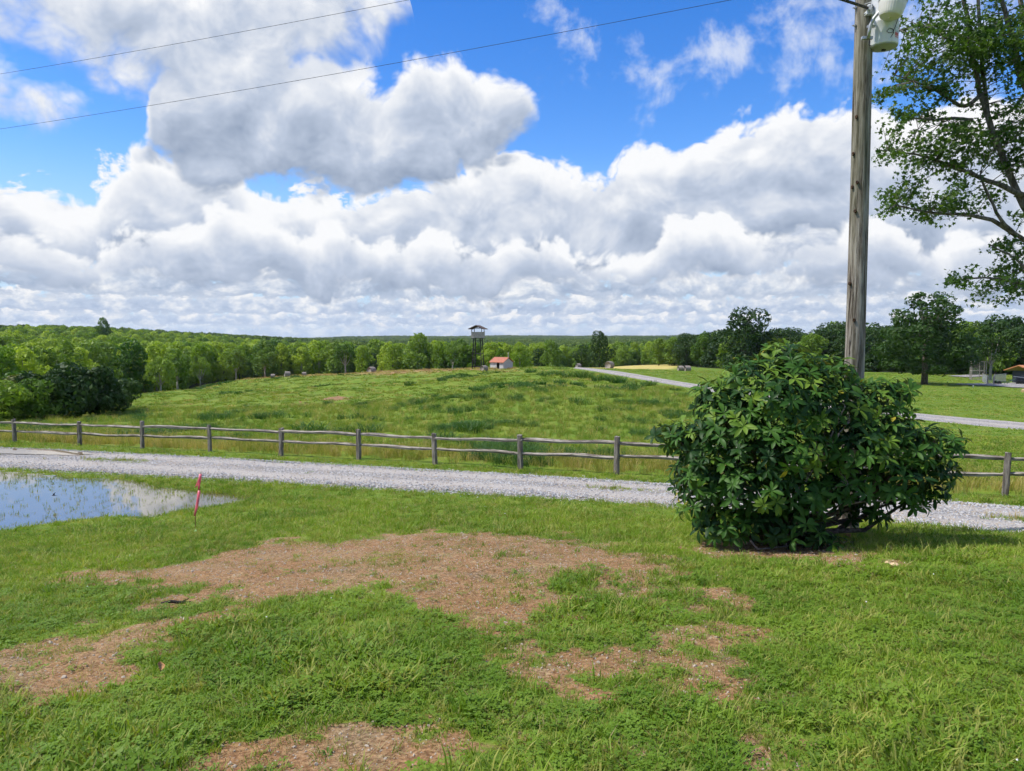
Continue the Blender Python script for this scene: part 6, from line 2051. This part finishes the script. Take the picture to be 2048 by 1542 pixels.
rg = np.random.RandomState(909)
def sample_wedge(d0, d1, dens, umax=.80):
    """random ground points in the field of view, dens per square metre"""
    n = int(dens * umax * (d1 ** 2 - d0 ** 2))
    d = np.sqrt(rg.uniform(d0 ** 2, d1 ** 2, n)); u = rg.uniform(-umax, umax, n)
    return np.column_stack([u * d, d])
def road_d(P):
    return corridor(P)
def pond_d(P):
    return poly_dist(P, POND) + fbm(P[:, 0] * 1.3, P[:, 1] * 1.3, 4) * 0.85
def pts3(P, dz=0.0):
    return np.column_stack([P, H(P[:, 0], P[:, 1]) + dz])
def turns(n, tilt=.18):
    return np.column_stack([rg.normal(size=n) * tilt, rg.normal(size=n) * tilt, rg.uniform(0, 6.28, n)])

# --- mown lawn near the viewer
LAWN = ([tuft(1 + k, 20, .085, .020, .055, .0036, M_LAWN, 1.1) for k in range(5)] + [tuft(11 + k, 18, .075, .045, .105, .0044, M_LAWN, .9, 3) for k in range(3)]
        + [clover(21 + k, 18, .09, .038, .017, M_CLOVER) for k in range(2)] + [tuft(31 + k, 9, .06, .025, .07, .0030, M_STRAW, 1.1) for k in range(2)] + [rosette(41, 8, .060, M_WEED)] + [clover(51, 6, .08, .055, .020, M_CLOVER, 1)])
fence_line = [np.array(f) for f in FENCE]
def lawn_points():
    out = []
    for d0, d1, dens, s in ((2.6, 5.0, 800, 1.0), (5.0, 8.0, 600, 1.0), (8.0, 13.0, 360, 1.08), (13.0, 24.0, 150, 1.25), (24.0, 34.0, 55, 1.6)):
        P = sample_wedge(d0, d1, dens)
        b = bare_amount(P)
        thin = fbm(P[:, 0] * 2.2 + 7, P[:, 1] * 2.2, 3)
        rank = fbm(P[:, 0] * .8 + 3, P[:, 1] * .8 + 9, 3)
        b = np.maximum(b, .75 * bare_amount(P, 2.6)); isl = sstep(fbm(P[:, 0] * 1.9 + 40, P[:, 1] * 1.9 + 8, 3), .06, .18)
        ok = (rg.rand(len(P)) > b * (0.83 - .60 * isl)) & (road_d(P) < -.06) & (pond_d(P) < -.02)
        ok &= (is_meadow(P) < -0.10) & (rg.rand(len(P)) < .80 + 1.3 * thin)
        P, b, rank = P[ok], b[ok], rank[ok]
        n = len(P); r = rg.rand(n)
        lush = .38 * sstep(rank, .02, .15) * (1 - b) * sstep(6.9 - P[:, 1], -1.5, 2.0) 
        k = rg.randint(0, 5, n)
        k = np.where(r < .16 + .45 * lush, 5 + rg.randint(0, 3, n), k)
        k = np.where((r > .86) & (P[:, 1] < 8.5), 8 + rg.randint(0, 2, n), k)
        k = np.where((r > .74) & (r < .86), 10 + rg.randint(0, 2, n), k)
        k = np.where((r > .735) & (r < .74) & (P[:, 1] < 9), 12, k)
        k = np.where((r > .7338) & (r < .7345) & (P[:, 1] < 14), 13, k)
        k = np.where((b > .5) & (rg.rand(n) < .6), 10 + rg.randint(0, 2, n), k)
        sc = s * rg.uniform(.75, 1.25, n) * (1 + .55 * lush) * (1 - .35 * sstep(b, .2, .8)) * (1 + .30 * sstep(rank, .02, .14))
        out.append((P, k, sc))
    return out
_l = lawn_points()
P = np.vstack([o[0] for o in _l]); k = np.concatenate([o[1] for o in _l]); s = np.concatenate([o[2] for o in _l])
scatter('lawn_grass', LAWN, pts3(P, -.004), turns(len(P)), np.column_stack([s, s, s * rg.uniform(.8, 1.2, len(s))]), k, 'short mown lawn grass with clover around the bare soil')
n_lawn = len(P)

# --- blades standing in the shallow lawn puddle
P = sample_wedge(13, 26, 44); pdn = pond_d(P)
clump = fbm(P[:, 0] * 1.1 + 31, P[:, 1] * 1.1, 3)
keep = (pdn > -.25) & (rg.rand(len(P)) < np.clip(.26 + 2.0 * np.exp(-np.maximum(pdn, 0) / .35) + 1.4 * np.maximum(clump, 0) * np.exp(-np.maximum(pdn, 0) / 1.4), 0, 1))
P = P[keep]
WATERG = [tuft(71 + k, 7, .07, .06, .15, .0045, M_LAWN, .35) for k in range(3)]
n = len(P)
scatter('puddle_grass', WATERG, np.column_stack([P, np.full(n, POND_Z - .02)]), turns(n, .08), np.repeat(rg.uniform(.7, 1.15, (n, 1)), 3, 1), rg.randint(0, 3, n), 'grass blades standing up through the shallow lawn puddle')

# --- verge and weeds on the gravel road
def road_center_points(n):
    N, F = ROAD_LINES
    t = rg.rand(n) * (len(N) - 1); i = t.astype(int); f = (t - i)[:, None]
    a = N[i] * (1 - f) + N[np.minimum(i + 1, len(N) - 1)] * f; b = F[i] * (1 - f) + F[np.minimum(i + 1, len(N) - 1)] * f
    w = np.clip(rg.normal(.5, .045, n), .2, .8)[:, None]
    P = a * (1 - w) + b * w
    k = rg.rand(n) < sstep(fbm(P[:, 0] * .5 + 3, P[:, 1] * .5, 3), .0, .2)
    return P[k]
P = road_center_points(4200); n = len(P)
WEED = [tuft(81 + k, 12, .09, .03, .10, .006, M_LAWN, .9) for k in range(2)] + [tuft(84, 14, .08, .08, .22, .006, M_TALL, .6)]
scatter('road_weeds', WEED, np.column_stack([P, H0(P[:, 0], P[:, 1]) + .045]), turns(n), np.repeat(rg.uniform(.5, 1.1, (n, 1)), 3, 1), np.where(rg.rand(n) < .06, 2, rg.randint(0, 2, n)), 'sparse weeds along the crown of the gravel road')
# loose stones
def pebble(seed):
    r = np.random.RandomState(seed)
    bm = bmesh.new(); bmesh.ops.create_icosphere(bm, subdivisions=1, radius=.5)
    for v in bm.verts:
        v.co = Vector((v.co.x * r.uniform(.7, 1.3), v.co.y * r.uniform(.7, 1.3), v.co.z * r.uniform(.5, .9)))
    me = bpy.data.meshes.new('pebble'); bm.to_mesh(me); bm.free(); me.materials.append(M_PEB[seed % 3]); return me
M_PEB = [flat_material('limestone_chip', (.48, .48, .49), .85, .2, .2, 30), flat_material('grey_chip', (.30, .30, .31), .85, .2, .2, 30), flat_material('buff_chip', (.40, .34, .27), .85, .2, .2, 30)]
PEB = [pebble(k) for k in range(6)]
N_, F_ = ROAD_LINES
n = 26000
t = rg.rand(n) * (len(N_) - 1); i = t.astype(int); f = (t - i)[:, None]
w = np.concatenate([rg.choice([.03, .5, .97, .12, .88], n // 2) + rg.normal(size=n // 2) * .07, rg.beta(.4, .4, n - n // 2)])[:, None] * 1.06 - .03
P = (N_[i] * (1 - f) + N_[i + 1] * f) * (1 - w) + (F_[i] * (1 - f) + F_[i + 1] * f) * w
scatter('loose_gravel', PEB, np.column_stack([P, H0(P[:, 0], P[:, 1]) + .048 - .05 * np.minimum(np.abs(2 * w[:, 0] - 1), 1.0) ** 6]), rg.uniform(0, 6.28, (n, 3)), np.repeat(rg.uniform(.018, .058, (n, 1)) , 3, 1), rg.randint(0, 6, n), 'loose pale stones strewn over the gravel road')
# straw bits and small stones on the bare soil
P = sample_wedge(2.6, 12, 300); b = bare_amount(P); P = P[(b > .45)]
n = len(P)
scatter('soil_crumbs', PEB, pts3(P, .0), rg.uniform(0, 6.28, (n, 3)), np.repeat(rg.gamma(2.0, .0045, (n, 1)) + .004, 3, 1), 2 + 3 * rg.randint(0, 2, n), 'crumbs of soil and grit on the bare patches')
STRAWS = [tuft(91 + k, 5, .05, .004, .012, .0022, M_STRAW, 8.0, 2, 0) for k in range(3)]
P = sample_wedge(2.6, 12, 240); b = bare_amount(P); P = P[(b > .3)]
n = len(P)
scatter('dead_grass_litter', STRAWS, pts3(P, .006), turns(n, .1), np.repeat(rg.uniform(.6, 1.6, (n, 1)), 3, 1), rg.randint(0, 3, n), 'dead straw litter lying on the bare soil')

# --- tall grass beyond the fence
TALL = ([tuft(201 + k, 26, .22, .22, .55, .008, M_MEADOW, .6, 3) for k in range(3)] + [tuft(211 + k, 22, .22, .35, .80, .007, M_TALL, .5, 3) for k in range(3)]
        + [tuft(221 + k, 60, .40, .45, .95, .011, M_SEDGE, 1.0, 3, .9) for k in range(2)])
out = []
for d0, d1, dens, s in ((16, 30, 14, .8), (30, 45, 8, 1.0), (45, 75, 3.2, 1.35)):
    P = sample_wedge(d0, d1, dens)
    m = is_meadow(P)
    P = P[(m > .10 + .5 * rg.rand(len(m))) & (road_d(P) < -.5)]
    fd = line_dist(P, fence_line)
    n = len(P); v = fbm(P[:, 0] * .35, P[:, 1] * .35, 3); r = rg.rand(n)
    k = np.where(r < .86 - .78 * sstep(3.2 - fd, 0, 1.5), rg.randint(0, 3, n), 3 + rg.randint(0, 3, n))
    k = np.where((v > .165) & (r > .35), 6 + rg.randint(0, 2, n), k)
    low = sstep(fd, 2.0, 8.0)
    sc = s * rg.uniform(.6, 1.1, n) * (1 - .30 * low) * np.where(k >= 6, .85, 1.0)
    out.append((P, k, sc))
P = np.vstack([o[0] for o in out]); k = np.concatenate([o[1] for o in out]); s = np.concatenate([o[2] for o in out])
scatter('meadow_grass', TALL, pts3(P, -.03), turns(len(P), .12), np.column_stack([s, s, s]), k, 'tall rank meadow grass behind the split rail fence')
# --- rough pasture further up the hill
HILL = [tuft(231 + k, 34, .55, .10, .30, .030, M_MEADOW, 1.0, 2) for k in range(3)] + [tuft(241, 34, .5, .15, .42, .030, M_TALL, .8, 2)] + [tuft(251, 50, .5, .25, .6, .035, M_SEDGE, .9, 2), tuft(256, 34, .5, .15, .40, .030, M_RUSSET, .8, 2)]
P = np.vstack([sample_wedge(70, 120, 1.1), sample_wedge(120, 205, .55)])
P = P[(is_meadow(P) > 1.0) & (road_d(P) < -1.5) & (wood_amount(P) < .4)]
b = bare_amount(P); P = P[b < .4]
n = len(P); v = fbm(P[:, 0] * .10, P[:, 1] * .10, 4); r = rg.rand(n); dr = dry_amount(P)
k = rg.randint(0, 3, n); k = np.where(r < .10 + .85 * dr, np.where(r < .6, 3, 5), k); k = np.where((v > .17) & (r > .4), 4, k)
s = rg.uniform(.6, 1.3, n)
scatter('hill_pasture', HILL, pts3(P, -.03), turns(n, .1), np.column_stack([s, s, s * .9]), k, 'rough tufted pasture covering the hill')
# --- mown lawn beyond the fence on the other side
FARLAWN = [tuft(261 + k, 26, .28, .04, .10, .018, M_LAWN, .9, 2) for k in range(3)] + [tuft(266, 20, .28, .06, .12, .016, M_TALL, .9, 2)]
P = np.vstack([sample_wedge(15, 34, 9), sample_wedge(34, 80, 2.5), sample_wedge(80, 150, .8)])
P = P[(is_meadow(P) < -.3) & (road_d(P) < -.25) & (P[:, 0] > 0) & (wood_amount(P) < .4)]
P = P[(poly_dist(P, HAY) < -1)]
fl = [np.array(f) for f in FENCE]
behind = poly_dist(P, fl + [atd(2600, 260), atd(1000, 300), atd(400, 200)]) > 0
P = P[behind]
n = len(P); s = rg.uniform(.7, 1.2, n) * (1 + P[:, 1] / 120)
scatter('far_lawn_grass', FARLAWN, pts3(P, -.01), turns(n, .1), np.column_stack([s, s, s * .8]), np.where(rg.rand(n) < .06, 3, rg.randint(0, 3, n)), 'mown grass on the far lawn beyond the fence')

# --- dark sedge clumps one can pick out on the hill
SEDGE = [tuft(301 + k, 150, .60, .45, 1.15, .020, M_SEDGE, 1.0, 3, .9) for k in range(3)]
CL = [(620, 868, 1.0, 'large sedge clump behind the fence, fifth post along'), (735, 866, .9, 'sedge clump just behind the fence beside a middle post'), (885, 888, .8, 'low sedge clump leaning on the lower fence rail'), (1000, 890, .8, 'sedge clump between two middle fence posts'), (310, 872, .7, 'round sedge clump behind the third fence post'), (100, 862, .6, 'sedge clump behind the first fence posts near the thicket'), (942, 866, .8, 'sedge clump in the meadow a little behind the fence'),
      (655, 805, .7, 'small dark clump above the bare clay on the hill'), (820, 772, 1.1, 'dark clump pair on the hillside below the lone bale'), (885, 765, 1.0, 'dark clump on the hillside towards the tower'), (1155, 806, .8, 'upright clump alone in mid pasture'), (958, 786, .8, 'small clump in the pasture below the tower'), (1062, 744, 1.3, 'clump at the start of the sedge bank by the shed'),
      (1085, 752, 1.5, 'sedge bank clump nearest the shed'), (1112, 750, 1.6, 'sedge bank clump second from the shed'), (1140, 756, 1.7, 'big sedge bank clump below the drive end'), (1170, 758, 1.7, 'big sedge bank clump below the largest bale'), (1200, 762, 1.6, 'sedge bank clump midway along the drive'), (1235, 766, 1.5, 'sedge bank clump past midway along the drive'), (1265, 772, 1.5, 'broad sedge clump at the bush end of the bank'), (1300, 770, 1.1, 'last low sedge clump of the bank before the bush'), (1120, 766, 1.1, 'front sedge clump under the bank by the shed side'), (1220, 778, 1.1, 'front sedge clump under the middle of the bank'), (725, 815, .6, 'small tuft beside the bare clay on the hill'), (560, 828, .6, 'small tuft low on the hill above the fence')]
for i, (px, py, sc, lab) in enumerate(CL):
    p = at(px, py)
    o = obj('sedge_clump', SEDGE[i % 3]); o.location = p - Vector((0, 0, .05)); o.rotation_euler = (0, 0, i * 1.1); o.scale = (sc * 1.25, sc * 1.1, sc * .85)
    tag(o, lab, 'grass clump', 'dark sedge clumps on the hill pasture')
print('lawn tufts', n_lawn)

# ------------------------------------------------------------------ air
def build_haze():
    b = MB(); b.box((0, 0, (-110 + 60) / 2), (18600, 18600, 170))
    m = bpy.data.materials.new('thin_summer_haze'); m.use_nodes = True
    t = m.node_tree; t.nodes.clear()
    out = t.nodes.new('ShaderNodeOutputMaterial')
    v = t.nodes.new('ShaderNodeVolumePrincipled')
    v.inputs['Color'].default_value = (0.80, 0.89, 1.0, 1)
    v.inputs['Density'].default_value = 0.00006
    v.inputs['Anisotropy'].default_value = 0.2
    t.links.new(v.outputs[0], out.inputs['Volume'])
    o = b.build('haze', m)
    tag(o, 'thin bluish summer haze over the distant ridges', kind='stuff')
build_haze()
